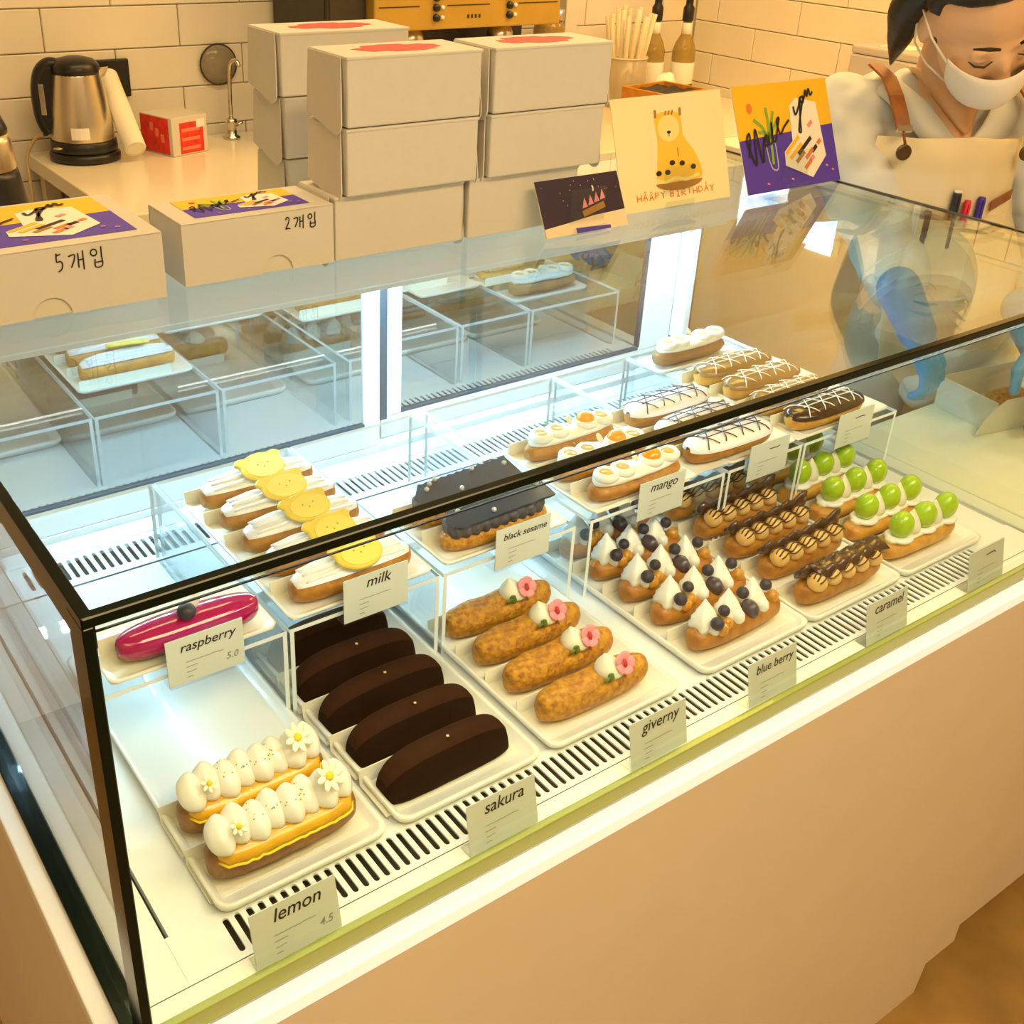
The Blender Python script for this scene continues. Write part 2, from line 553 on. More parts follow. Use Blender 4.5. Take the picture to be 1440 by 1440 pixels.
# the parts of the walls below and above the blocks
obj('wall_base', MB().box(X0, X1, Y1 - 0.008, Y1, 0, 0.925 - 2 * BH), 'brick', wall_b)
obj('wall_base', MB().box(X1 - 0.008, X1, Y0, Y1 - 0.01, 0, 0.925 - 2 * BH), 'brick', wall_r)
obj('wall_head', MB().box(X0, X1, Y1 - 0.008, Y1, 1.725, ZC), 'brick', wall_b)
obj('wall_head', MB().box(X1 - 0.008, X1, Y0, Y1 - 0.01, 1.725, ZC), 'brick', wall_r)
obj('wall_side', MB().box(X0, -0.35, Y1 - 0.008, Y1, 0.9 - 2 * BH, 1.725), 'brick', wall_b)
obj('wall_side', MB().box(X1 - 0.008, X1, Y0, 0.19, 0.9 - 2 * BH, 1.725), 'brick', wall_r)
# ceiling lamps (out of view)
for (lx, ly, sx, sy, which) in ((0.6, -1.0, 1.6, 0.5, 'above the customers'), (1.0, 1.15, 2.2, 0.4, 'above the work area'),
                                (2.35, 1.0, 0.5, 1.4, 'by the right wall'), (-1.5, -1.2, 0.6, 1.6, 'by the left wall')):
    t = empty('ceiling_lamp', (lx, ly, 2.56))
    obj('lamp_housing', MB().rbox(-sx / 2 - 0.02, sx / 2 + 0.02, -sy / 2 - 0.02, sy / 2 + 0.02, 0.0, 0.04, 0.004), 'alu', t)
    obj('diffuser', MB().box(-sx / 2, sx / 2, -sy / 2, sy / 2, -0.006, 0.0), 'lamp', t)
    tag(t, 'warm flat ceiling lamp ' + which, 'lamp', 'ceiling lamps')

# ================================================================== DISPLAY CASE
case = tag(empty('display_case', (0, 0, 0)), 'long glass cake display case on a pale cabinet', 'display case')


def cpart(name, mb, mats):
    return obj(name, mb, mats, case)


YE = 0.735
# cabinet below, with the cut foot at the right end
pts = [(-0.022, 0.0), (1.178, 0.0), (1.186, 0.062), (1.262, 0.062), (1.262, 0.79), (-0.022, 0.79)]
cab = MB()
cab.prism(pts, 0.016, 0.018 + 0.002, 0, lambda p: Vector((p.x, -p.z + 0.004, p.y)))
cab.box(-0.022, 1.178, -0.012, YE, 0.0, 0.79)
cab.box(1.178, 1.262, -0.012, YE, 0.062, 0.79)
cpart('cabinet_base', cab, 'panel')
cpart('ledge_with_added_glow', MB().rbox(-0.0235, 1.264, -0.018, -0.0012, 0.786, 0.8022, 0.0015), 'glow_ledge')  # front ledge, no known lamp; its glow is added
cpart('ledge', MB().rbox(-0.024, -0.0005, -0.0008, YE, 0.786, 0.8024, 0.0015), 'ledge')
cpart('ledge', MB().rbox(XR + 0.0005, 1.264, -0.0008, YE, 0.786, 0.8023, 0.0015), 'ledge')
# deck: sill strip, front grille, floor sheets, rear grille
dk = MB()
dk.box(0.0085, XR - 0.0085, 0.008, 0.0345, 0.790, ZD)
dk.box(0.0085, 0.0463, 0.0355, 0.700, 0.790, ZD)
dk.box(0.0505, XR - 0.0085, 0.086, 0.598, 0.790, ZD - 0.002)
dk.box(0.0085, XR - 0.0085, 0.668, 0.700, 0.790, ZD)
cpart('deck', dk, 'deck')
cpart('deck_slot', MB().box(0.0463, 0.0505, 0.086, 0.60, 0.7885, 0.7915), 'dark')


def grille(x0, x1, y0, y1, sy0, sy1, xa, xb, pitch, sw, z):
    g = MB()
    n = int((xb - xa) / pitch)
    if xa - x0 > 1e-4:
        g.box(x0, xa, y0, y1, z - 0.002, z)
    xe = xa + n * pitch
    g.box(xe, x1, y0, y1, z - 0.002, z)
    hw = sw / 2
    for i in range(n):
        c = xa + (i + 0.5) * pitch
        half = []
        for sgn in (-1, 1):
            arc0 = [(c + sgn * hw * math.sin(a), sy0 + hw - hw * math.cos(a)) for a in (0, math.pi / 4, math.pi / 2)]
            arc1 = [(c + sgn * hw * math.cos(a), sy1 - hw + hw * math.sin(a)) for a in (0, math.pi / 4, math.pi / 2)]
            xs = c + sgn * pitch / 2
            poly = [(c, y0), (xs, y0), (xs, y1), (c, y1)] + list(reversed(arc0 + arc1))
            if sgn < 0:
                poly = poly[::-1]
            g.add([(p[0], p[1], z) for p in poly], [tuple(range(len(poly)))])
            rim = arc0 + arc1
            V = [(p[0], p[1], z) for p in rim] + [(p[0], p[1], z - 0.002) for p in rim]
            nn = len(rim)
            g.add(V, [(k, k + 1, nn + k + 1, nn + k) for k in range(nn - 1)])
    return g


cpart('front_grille', grille(0.0465, XR - 0.0085, 0.0355, 0.0855, 0.0415, 0.0775, 0.088, 1.135, 0.0102, 0.0052, ZD), 'deck')
cpart('rear_grille', grille(0.0505, XR - 0.0085, 0.599, 0.667, 0.612, 0.656, 0.10, 1.19, 0.0102, 0.0052, ZD), 'deck')
cpart('grille_cavity', MB().box(0.047, XR - 0.01, 0.036, 0.0855, 0.770, 0.7908).box(0.051, XR - 0.01, 0.599, 0.667, 0.770, 0.7908), 'dark')
cpart('sill_seam', MB().box(0.0085, XR - 0.0085, 0.0345, 0.0355, 0.792, 0.8026), 'seam')
# glass panes
T = 0.008
cpart('front_glass', MB().box(0.0, XR, 0.0, T - 0.0005, ZD + 0.0168, ZT - T - 0.0012), 'front_pane')
cpart('top_glass', MB().box(0.0, XR, 0.0, YE, ZT - T, ZT), 'glass')
cpart('side_glass', MB().box(0.0, T, T, YE - 0.03, ZD + 0.0065, ZT - T - 0.0012), 'glass_side')
cpart('side_glass', MB().box(XR - T, XR, T, YE - 0.03, ZD + 0.0005, ZT - T - 0.0012), 'glass_side')
# dark polished edges of the panes
cpart('glass_edge', MB().rbox(-0.0006, XR + 0.0006, -0.0010, 0.0068, ZT - 0.0068, ZT + 0.0006, 0.0008, seg=1), 'edge')
cpart('glass_edge', MB().rbox(-0.0010, 0.0066, -0.0006, YE, ZT - 0.0225, ZT + 0.0007, 0.0008, seg=1), 'edge')
cpart('glass_edge', MB().rbox(-0.0012, 0.0060, -0.0012, 0.0262, ZD - 0.0005, ZT - 0.006, 0.0010, seg=1), 'edge')
cpart('glass_edge', MB().rbox(-0.0088, 0.0075, 0.004, YE - 0.03, ZD - 0.0008, ZD + 0.0035, 0.0008, seg=1), 'edge')
cpart('glass_edge', MB().rbox(0.0065, XR, -0.0010, 0.0072, ZD - 0.0005, ZD + 0.0165, 0.0008, seg=1), 'edge_olive')
cpart('glass_edge', MB().rbox(XR - 0.0050, XR + 0.0008, 0.0, YE, ZT - 0.0022, ZT + 0.0008, 0.0005, seg=1), 'edge')
cpart('joint_line', MB().box(0.0065, XR - 0.01, -0.0003, 0.0012, ZT - 0.0110, ZT - 0.0100), 'edge_line')
fls = cpart('front_lamp_strip', MB().box(0.012, XR - 0.012, 0.0078, 0.0125, ZT - 0.0088, ZT - 0.0081), 'led_body')
obj('lamp_tube', MB().box(0.014, XR - 0.014, 0.0082, 0.0120, ZT - 0.0112, ZT - 0.0089), 'led_front', fls)
# rear header with the lamp strip below it
HD0 = 1.086
hd = MB()
hd.rbox(T + 0.001, XR - T - 0.001, 0.618, YE, HD0, ZT - T - 0.001, 0.003)
cpart('header', hd, 'alu')
cpart('lamp_strip', MB().box(0.03, XR - 0.03, 0.622, 0.646, HD0 - 0.006, HD0 - 0.0002), 'led_body')
chips = MB()
nchip = 44
for i in range(nchip):
    x = 0.045 + (XR - 0.09) * (i + 0.5) / nchip
    chips.box(x - 0.004, x + 0.004, 0.629, 0.639, HD0 - 0.0085, HD0 - 0.0062)
cpart('lamp_chips', chips, 'led')
# rear frame and the two sliding doors
fr = MB()
fr.rbox(T + 0.001, XR - T - 0.001, 0.701, YE, 0.790, ZD + 0.010, 0.0015)
fr.rbox(T + 0.001, T + 0.016, 0.690, YE, ZD, HD0, 0.0015)
fr.rbox(XR - T - 0.016, XR - T - 0.001, 0.690, YE, ZD, HD0, 0.0015)
cpart('rear_frame', fr, 'alu')
for (xa, xb, yy, sl, sr) in ((0.026, 0.622, YB - 0.004, 0.014, 0.025), (0.634, XR - 0.026, YB + 0.012, 0.034, 0.070)):
    d = cpart('rear_door', MB().rbox(xa, xb, yy - 0.006, yy + 0.006, ZD + 0.0105, ZD + 0.045, 0.0012)
              .rbox(xa, xb, yy - 0.006, yy + 0.006, HD0 - 0.012, HD0 - 0.0005, 0.0012)
              .rbox(xa, xa + sl, yy - 0.007, yy + 0.006, ZD + 0.045, HD0 - 0.012, 0.0012)
              .rbox(xb - sr, xb, yy - 0.007, yy + 0.006, ZD + 0.045, HD0 - 0.012, 0.0012), 'alu')
    obj('door_glass', MB().box(xa + sl, xb - sr, yy - 0.002, yy + 0.002, ZD + 0.045, HD0 - 0.012), 'door_glass', d)
    obj('gasket', MB().box(xa + sl, xb - sr, yy - 0.0065, yy - 0.0022, ZD + 0.0452, ZD + 0.0490)
        .box(xb - sr - 0.001 if xb > 0.7 else xb + 0.0003, xb - sr + 0.002 if xb > 0.7 else xb + 0.0115, yy - 0.0072, yy - 0.0022 if xb > 0.7 else yy + 0.004, ZD + 0.050, HD0 - 0.013), 'gasket', d)

# ------------------------------------------------------------------ acrylic risers
RX = [(0.058, 0.251), (0.254, 0.427), (0.432, 0.612), (0.634, 0.855), (0.861, 1.001), (1.005, 1.203)]
FLAV_UP = ['raspberry eclair', 'bear cookie eclairs', 'black sesame eclairs', 'mango eclairs', 'white lattice eclairs', 'brown lattice eclairs']
RY0, RY1 = 0.266, 0.604
RT = 0.0045
for (xa, xb), fl in zip(RX, FLAV_UP):
    t = tag(empty('acrylic_riser', ((xa + xb) / 2, (RY0 + RY1) / 2, ZD - 0.002)), 'clear acrylic bridge stand holding up the ' + fl, 'display riser', 'acrylic risers')
    hw, hy = (xb - xa) / 2, (RY1 - RY0) / 2
    b = MB().box(-hw, hw, -hy, hy, RH - RT, RH)
    b.m = [0, 0, 1, 1, 1, 1]
    obj('top_panel', b, ['acrylic', 'acrylic_edge'], t)
    for sx in (-1, 1):
        xo = sx * hw
        b = MB().box(min(xo, xo - sx * RT), max(xo, xo - sx * RT), -hy, hy, 0.0, RH - RT)
        b.m = [0, 0, 1, 1, 0, 0]
        obj('side_panel', b, ['acrylic', 'acrylic_edge'], t)
ZU = ZD - 0.002 + RH          # top of the risers


# ------------------------------------------------------------------ trays
def tray_mesh(wd, dp, h=0.012, r=0.012):
    def ring(inset, z, rr):
        pts = []
        x, y = wd / 2 - inset, dp / 2 - inset
        for cx, cy, a0 in ((x - rr, y - rr, 0), (-x + rr, y - rr, 90), (-x + rr, -y + rr, 180), (x - rr, -y + rr, 270)):
            for k in range(4):
                a = math.radians(a0 + 30 * k)
                pts.append((cx + rr * math.cos(a), cy + rr * math.sin(a), z))
        return pts
    b = MB()
    b.loft([ring(0.006, 0, r), ring(0.001, h * 0.55, r), ring(0.0, h, r), ring(0.0022, h + 0.0006, r), ring(0.0048, h - 0.0008, r), ring(0.010, 0.0042, r)], 0, True, True)
    return b


TX = [(0.090, 0.249), (0.260, 0.421), (0.432, 0.606), (0.641, 0.812), (0.815, 0.985), (0.990, 1.156)]
FLAV_LO = ['two lemon eclairs with daisies', 'five dark cocoa eclairs', 'four pink flower eclairs', 'four blueberry eclairs', 'five caramel eclairs', 'five green grape eclairs']
for (xa, xb), fl in zip(TX, FLAV_LO):
    wd, dp = xb - xa, 0.385
    tag(obj('serving_tray', tray_mesh(wd, dp), 'tray', None, ((xa + xb) / 2, 0.0755 + dp / 2, ZD - 0.0018)), 'cream white tray on the deck under the ' + fl, 'tray', 'lower trays')
UT = [(0.082, 0.245, 0.270, 0.36, 'the magenta raspberry eclair'), (0.258, 0.423, 0.270, 0.535, 'the five bear cookie eclairs'), (0.437, 0.606, 0.270, 0.385, 'the two black sesame eclairs'),
      (0.640, 0.812, 0.270, 0.445, 'the mango eclairs with orange domes'), (0.866, 0.995, 0.270, 0.475, 'the white eclairs with dark lattice'),
      (1.010, 1.190, 0.270, 0.480, 'the brown eclairs with white lattice')]
for xa, xb, ya, yb, fl in UT:
    tag(obj('serving_tray', tray_mesh(xb - xa, yb - ya, 0.007, 0.008), 'tray', None, ((xa + xb) / 2, (ya + yb) / 2, ZU + 0.0003)), 'shallow white tray on an acrylic stand under ' + fl, 'tray', 'upper trays')
tag(obj('serving_tray', tray_mesh(0.165, 0.055, 0.008, 0.008), 'tray', None, (1.072, 0.548, ZU + 0.0003)), 'small white tray at the rear holding the cream ring eclair', 'tray')


# ------------------------------------------------------------------ eclairs
def pt_noise(p, s, seed=0.0):
    return noise.noise(Vector((p[0] * s + seed, p[1] * s, p[2] * s)))


def shell(L, W, H, z0=0.0, seed=0, ridges=7, amp=0.05, p=3.2, q=2.3, a0=None, a1=None, grow=0.0, rough=0.05, n=26, m=26, tip=0.0):
    """oblong bun along x; a0..a1 (degrees) limits it to a cap over the top"""
    rings = []
    part = a0 is not None
    for i in range(n + 1):
        u = -1 + 2 * i / n
        u = math.copysign(abs(math.sin(u * math.pi / 2)) ** 0.9, u)
        u = max(-0.9985, min(0.9985, u))
        sc = (1 - abs(u) ** p) ** (1 / p)
        ring = []
        for j in range(m + (1 if part else 0)):
            a = math.radians(a0 + (a1 - a0) * j / m) if part else 2 * math.pi * j / m
            ca, sa = math.cos(a), math.sin(a)
            e = 2 / q
            y = math.copysign(abs(ca) ** e, ca)
            z = math.copysign(abs(sa) ** e, sa)
            if z < 0:
                y *= 1 - 0.16 * abs(z)
            k = 1 + amp * math.cos(ridges * a + 1.3) * (1 if sa < 0.75 else 0.4)
            px = u * (L / 2 + grow)
            k += rough * pt_noise((px, y * 0.02, z * 0.02), 55, seed)
            py = y * (W / 2 + grow) * sc * k
            pz = H / 2 + z * (H / 2 + grow) * (0.35 + 0.65 * sc) * (k if z > 0 else 1)
            if z < 0:
                pz = max(pz, 0.0)
            ring.append((px, py, z0 + pz + tip * u * u))
        rings.append(ring)
    return MB().loft(rings, 0, True, not part, not part)


def dollop(c, r, h, lobes=0, twist=0.0, mi=0, lean=(0, 0), seg=16, sq=1.0, mb=None):
    prof = [(0.55, 0.0), (0.95, 0.10), (1.0, 0.24), (0.86, 0.45), (0.58, 0.66), (0.30, 0.83), (0.12, 0.95), (0.03, 1.0)]
    rings = []
    for pr, pz in prof:
        ring = []
        for k in range(seg):
            a = 2 * math.pi * k / seg + twist * pz
            rr = r * pr * (1 + ((0.20 if lobes > 3 else 0.10) * math.cos(lobes * a) if lobes else 0) * (1 - 0.5 * pz))
            ring.append((c[0] + rr * math.cos(a) + lean[0] * pz * pz, c[1] + rr * math.sin(a) * sq + lean[1] * pz * pz, c[2] + h * pz))
        rings.append(ring)
    return (mb or MB()).loft(rings, mi, True, True)


def flower(c, r, npet, mb, pet_mi, rot, cup=0.25, wid=0.36):
    R = rot.to_matrix()
    for k in range(npet):
        a = 2 * math.pi * k / npet
        d = Vector((math.cos(a), math.sin(a), 0))
        rr = Matrix.Rotation(a, 3, 'Z')
        cc = Vector(c) + R @ (d * r * 0.58 + Vector((0, 0, cup * r * 0.5)))
        rot2 = R @ rr @ Matrix.Rotation(-cup, 3, 'Y')
        mb.ell(cc, (r * 0.46, r * wid * 0.62, r * 0.10), 8, 5, pet_mi, rot2)
    return mb


def proto(name):
    return empty(name)


def finish_lists():
    pass


def make_lemon():
    t = proto('lemon_eclair')
    obj('choux_base', shell(0.136, 0.046, 0.036, seed=3, ridges=9, rough=0.08), 'choux_dark', t)
    rings = []
    for i in range(27):
        u = -1 + 2 * i / 26
        sc = (1 - abs(u * 0.995) ** 5) ** 0.2
        e = 0.0012 * pt_noise((u * 3, 1.7, 0), 3)
        rings.append([(u * 0.062, -0.0238 * sc + e, 0.0265 - 0.002 * pt_noise((u * 4, 0, 3), 3)), (u * 0.062, -0.0212 * sc, 0.0335), (u * 0.062, -0.010 * sc, 0.0385),
                      (u * 0.062, 0.010 * sc, 0.0385), (u * 0.062, 0.0212 * sc, 0.0335), (u * 0.062, 0.0238 * sc + e, 0.0265), (u * 0.062, 0.018 * sc, 0.0255), (u * 0.062, -0.018 * sc, 0.0255)])
    cd = obj('lemon_curd', MB().loft(rings, 0, True, True), 'curd', t)
    obj('curd_rim', MB().tube([(r[0][0], r[0][1] - 0.0002, r[0][2]) for r in rings], 0.0013, 6), 'curd_rim', cd)
    for i in range(8):
        x = -0.056 + 0.0158 * i
        r = Euler((0.55, 0.25, 0.15))
        obj('cream_dollop', MB().ell((0, 0, 0), (0.0122, 0.0180, 0.0112), 22, 16, 0, r, lambda d: 1 + 0.04 * math.sin(4 * d.x + 3 * d.z)), 'cream', t,
            (x, -0.001 + (0.002 if i % 2 else -0.002), 0.0460 + 0.0012 * math.sin(i * 2.1)))
    zb = MB()
    rnd = random.Random(5)
    for i in range(46):
        x = -0.03 + 0.05 * rnd.random()
        zb.ell((x, rnd.uniform(-0.012, 0.008), 0.0570 - 0.002 * rnd.random()), (0.0009, 0.0007, 0.0007), 5, 4)
    obj('zest', zb, 'zest', t)
    rot = Euler((0.75, 0.1, 0.2))
    f1 = obj('daisy', flower((0.041, -0.0090, 0.0640), 0.0145, 8, MB(), 0, rot), 'petal', t)
    obj('flower_centre', MB().ell(Vector((0.041, -0.0090, 0.0640)) + rot.to_matrix() @ Vector((0, 0, 0.002)), (0.0038, 0.0038, 0.0026), 10, 6, 0, rot), 'pollen', f1)
    f2 = obj('daisy', flower((-0.0445, -0.0140, 0.0590), 0.0085, 7, MB(), 0, rot), 'petal', t)
    obj('flower_centre', MB().ell(Vector((-0.0445, -0.0140, 0.0590)) + rot.to_matrix() @ Vector((0, 0, 0.0016)), (0.0026, 0.0026, 0.002), 10, 6, 0, rot), 'pollen', f2)
    return t


def make_cocoa():
    t = proto('cocoa_eclair')
    rings, tops = [], []
    n = 26
    for i in range(n + 1):
        u = max(-0.998, min(0.998, math.sin((-1 + 2 * i / n) * math.pi / 2)))
        sc = (1 - abs(u) ** 4.0) ** 0.25
        hs = (1 - abs(u) ** 3.0) ** 0.40
        x = u * 0.068
        H = 0.040 * (0.30 + 0.70 * hs)
        w = 0.0205 * (0.22 + 0.78 * sc)
        k = 1 + 0.02 * pt_noise((x, 0, 0), 70, 2)
        rings.append([(x, -w * 0.88 * k, 0.0), (x, -w * 1.02, H * 0.14), (x, -w * 1.0 * k, H * 0.32), (x, -w * 0.84 * k, H * 0.66), (x, -w * 0.62, H * 0.90), (x, -w * 0.45, H),
                      (x, 0, H * 1.04), (x, w * 0.45, H), (x, w * 0.62, H * 0.90), (x, w * 0.84 * k, H * 0.66), (x, w * 1.0 * k, H * 0.32), (x, w * 1.02, H * 0.14), (x, w * 0.88 * k, 0.0)])
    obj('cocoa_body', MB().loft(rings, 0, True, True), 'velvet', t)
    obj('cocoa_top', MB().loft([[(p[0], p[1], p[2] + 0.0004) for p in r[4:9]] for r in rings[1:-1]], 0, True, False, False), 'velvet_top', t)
    obj('gold_flake', MB().ell((0.0, -0.004, 0.0424), (0.0024, 0.0016, 0.0008), 7, 4, 0, Euler((0.2, 0.3, 0.5))), 'gold', t)
    return t


def make_sakura():
    t = proto('sakura_eclair')
    obj('choux_shell', shell(0.140, 0.040, 0.036, seed=8, ridges=8, amp=0.02, rough=0.11, n=34, m=30), 'craquelin', t)
    obj('cream_dollop', dollop((0.017, -0.004, 0.0310), 0.0158, 0.0235, lean=(-0.005, 0.004)), 'cream_ivory', t)
    rot = Euler((0.95, 0.10, -0.05))
    f = obj('sugar_flower', flower((0.027, -0.0130, 0.0445), 0.0125, 5, MB(), 0, rot, 0.3, 0.95), 'pink', t)
    obj('flower_centre', MB().ell(Vector((0.027, -0.0130, 0.0445)) + rot.to_matrix() @ Vector((0, 0, 0.0028)), (0.0024, 0.0046, 0.0020), 8, 5, 0, rot), 'crimson', f)
    lb = MB()
    for dx, dz, a in ((0.0060, 0.0415, 0.5), (0.0020, 0.0375, -0.3), (0.0085, 0.0365, 1.2)):
        lb.ell((dx, -0.0180, dz), (0.0050, 0.0014, 0.0030), 8, 5, 0, Euler((0.2, a, 0.1)))
    obj('leaf', lb, 'leaf', t)
    return t


def make_blueberry():
    t = proto('blueberry_eclair')
    obj('choux_shell', shell(0.140, 0.040, 0.031, seed=14, ridges=9, amp=0.03, rough=0.07), 'choux', t)
    for x in (-0.047, -0.010, 0.030):
        b = dollop((x, 0.002, 0.0225), 0.0165, 0.035, 5, 2.2, lean=(0.002, 0.006), sq=0.95, seg=30)
        b.ell((x + 0.002, -0.0095, 0.030), (0.0085, 0.0095, 0.0095), 10, 8)
        obj('cream_peak', b, 'cream', t)
    for x, y, z, r in ((-0.049, -0.016, 0.0405, 0.0078), (-0.028, -0.006, 0.0435, 0.0068), (0.013, 0.004, 0.046, 0.0072), (0.046, -0.001, 0.047, 0.007)):
        obj('blueberry', MB().ell((0, 0, 0), (r, r, r * 0.92), 14, 10, 0, None, lambda d: 1 - 0.10 * max(0, d.z - 0.9) * 10), 'berry', t, (x, y, z), (0.4, 0.1, 0))
    for x, y, z, k in ((-0.040, -0.0165, 0.030, 0.008), (-0.028, -0.0125, 0.0305, 0.0075), (0.0545, -0.006, 0.031, 0.008)):
        obj('jam_drop', MB().ell((0, 0, 0), (k, k * 0.95, k), 10, 8, 0, None, lambda d: 1 + 0.1 * noise.noise(d * 3)), 'jam', t, (x, y, z))
    obj('compote', MB().ell((0, 0, 0), (0.0085, 0.012, 0.0105), 12, 8, 0, Euler((0.5, 0, 0)), lambda d: 1 + 0.16 * noise.noise(d * 3)), 'compote', t, (0.0125, -0.010, 0.0325))
    return t


def make_caramel(shard=True, dark=False):
    t = proto('caramel_eclair')
    obj('choux_shell', shell(0.142, 0.040, 0.033, seed=21, ridges=9, amp=0.03, rough=0.07), 'choux', t)
    for i in range(5):
        x = -0.054 + 0.0255 * i
        obj('caramel_dollop', MB().ell((0, 0, 0), (0.0135, 0.0125, 0.0108), 14, 10, 0, Euler((0.35, 0.1, 0.25)), lambda d: 1 - 0.12 * max(0, d.x)), 'caramel', t, (x, -0.0095, 0.0345))
    dz = MB()
    for k in range(4):
        y0 = -0.019 + 0.0046 * k
        path = []
        for i in range(41):
            x = -0.064 + 0.122 * i / 40
            ph = (x + 0.054) / 0.0255
            hump = abs(math.cos(math.pi * ph))
            z = 0.0345 + 0.0112 * math.sqrt(max(0.05, 1 - ((y0 + 0.0095) / 0.0145) ** 2)) * (0.55 + 0.45 * hump) + 0.0005
            path.append((x, y0 + 0.0016 * math.sin(ph * 6.28 + k), z))
        dz.tube(path, 0.0009 + 0.0002 * (k % 2), 5)
    obj('chocolate_drizzle', dz, 'choc', t)
    rows = []
    for i in range(22):
        x = -0.066 + 0.136 * i / 21
        wv = 0.0022 * math.sin(i * 1.7) + 0.0018 * math.sin(i * 0.9 + 1)
        up = 0.0495 + wv + (0.008 * max(0, (i - 15) / 6) if shard else 0)
        rows.append([(x, 0.0005, 0.0375), (x, 0.0015 + wv * 0.3, up), (x, 0.0050, up - 0.0004), (x, 0.0155, 0.0360), (x, 0.014, 0.030)])
    obj('chocolate_shard', MB().loft(rows, 0, True, True), 'choc', t)
    return t


def make_caramel_plate():
    t = make_caramel(False)
    rows = []
    for i in range(20):
        x = -0.056 + 0.126 * i / 19
        wv = 0.0014 * math.sin(i * 1.9)
        rows.append([(x, -0.0155 + wv, 0.0425), (x, -0.008, 0.0485 + wv), (x, 0.006, 0.0505 + wv * 1.5), (x, 0.0085, 0.0485 + wv), (x, -0.006, 0.0462), (x, -0.0145 + wv, 0.0408)])
    obj('chocolate_plate', MB().loft(rows, 0, True, True), 'choc', t)
    return t


def make_grape():
    t = proto('grape_eclair')
    obj('choux_shell', shell(0.142, 0.040, 0.027, seed=31, ridges=9, amp=0.025, rough=0.07), 'choux_pale', t)
    obj('cream_bed', shell(0.126, 0.027, 0.010, z0=0.0215, seed=2, ridges=0, amp=0, rough=0.12), 'cream_ivory', t)
    for x in (-0.043, 0.004, 0.049):
        obj('cream_ring', MB().lathe([(0.002, 0.0), (0.0165, 0.0005), (0.0182, 0.0030), (0.0155, 0.0060), (0.002, 0.0050)], 20), 'cream', t, (x, -0.001, 0.0255))
        obj('grape', MB().ell((0, 0, 0), (0.0148, 0.0148, 0.0180), 20, 14), 'grape', t, (x, -0.001, 0.0455), (0.12, 0.10, 0))
    for x in (-0.019, 0.027):
        obj('cream_cone', dollop((0, 0, 0), 0.0135, 0.033), 'cream_ivory', t, (x, 0.0015, 0.0265))
    return t


def make_raspberry():
    t = proto('raspberry_eclair')
    obj('choux_base', shell(0.136, 0.036, 0.030, seed=4, ridges=9, amp=0.02, rough=0.03, p=2.6), 'choux_dark', t)
    obj('magenta_glaze', shell(0.134, 0.038, 0.032, z0=0.0012, seed=5, ridges=0, amp=0, rough=0.02, a0=-22, a1=202, grow=0.0012, p=2.7), 'magenta', t)
    obj('blueberry', MB().ell((0, 0, 0), (0.0088, 0.0088, 0.0080), 16, 12), 'berry', t, (-0.004, -0.008, 0.0400))
    obj('white_petal', MB().ell((0, 0, 0), (0.0075, 0.0018, 0.0100), 12, 8, 0, Euler((0.1, 0.25, 0.35))), 'cream', t, (0.0065, 0.0, 0.0420))
    return t


def make_milk():
    t = proto('bear_cookie_eclair')
    obj('choux_base', shell(0.136, 0.038, 0.032, seed=41, ridges=10, amp=0.03, rough=0.06), 'choux', t)
    g = shell(0.130, 0.038, 0.032, z0=0.0008, seed=6, ridges=0, amp=0, rough=0.05, a0=38, a1=150, grow=0.0016)
    obj('white_glaze', g, 'white_glaze', t)
    rid = MB()
    for k, (yy, zz) in enumerate(((-0.0115, 0.0315), (-0.004, 0.0350), (0.004, 0.0353), (0.011, 0.0325))):
        rid.tube([(-0.056 + 0.112 * i / 20, yy + 0.0006 * math.sin(i + k), zz - 0.0026 * abs(-1 + i / 10) ** 3) for i in range(21)],
                 [0.0006 + 0.0021 * math.sin(math.pi * (i + 0.6) / 21.2) ** 0.5 for i in range(21)], 8)
    obj('glaze_ridge', rid, 'white_glaze', t)
    out = []
    for k in range(56):
        a = 2 * math.pi * k / 56
        r = 1.0
        for ea in (math.radians(42), math.radians(146)):
            d = abs((a - ea + math.pi) % (2 * math.pi) - math.pi)
            r += 0.30 * math.exp(-(d / 0.26) ** 4)
        out.append((0.0270 * r * math.cos(a), 0.0185 * r * math.sin(a)))
    ck = MB()
    ck.loft([[(x * 0.96, y * 0.96, 0) for x, y in out], [(x, y, 0.0012) for x, y in out], [(x, y, 0.0040) for x, y in out], [(x * 0.95, y * 0.95, 0.0054) for x, y in out]], 0, False, True)
    c = obj('bear_cookie', ck, 'cookie', t, (0.004, -0.0065, 0.0385), (0.50, 0.03, 0.10))
    fc = MB()
    fc.prism(disc(0.001, -0.001, 0.0225, 0.0142, 24), 0.0050, 0.0064)
    obj('cookie_face', fc, 'cookie_face', c)
    dt = MB()
    for x, y in ((-0.006, 0.002), (0.007, 0.0025), (0.0005, -0.002)):
        dt.ell((x, y, 0.0064), (0.0011, 0.0011, 0.0005), 8, 4)
    obj('cookie_dimples', dt, 'cookie_dot', c)
    return t


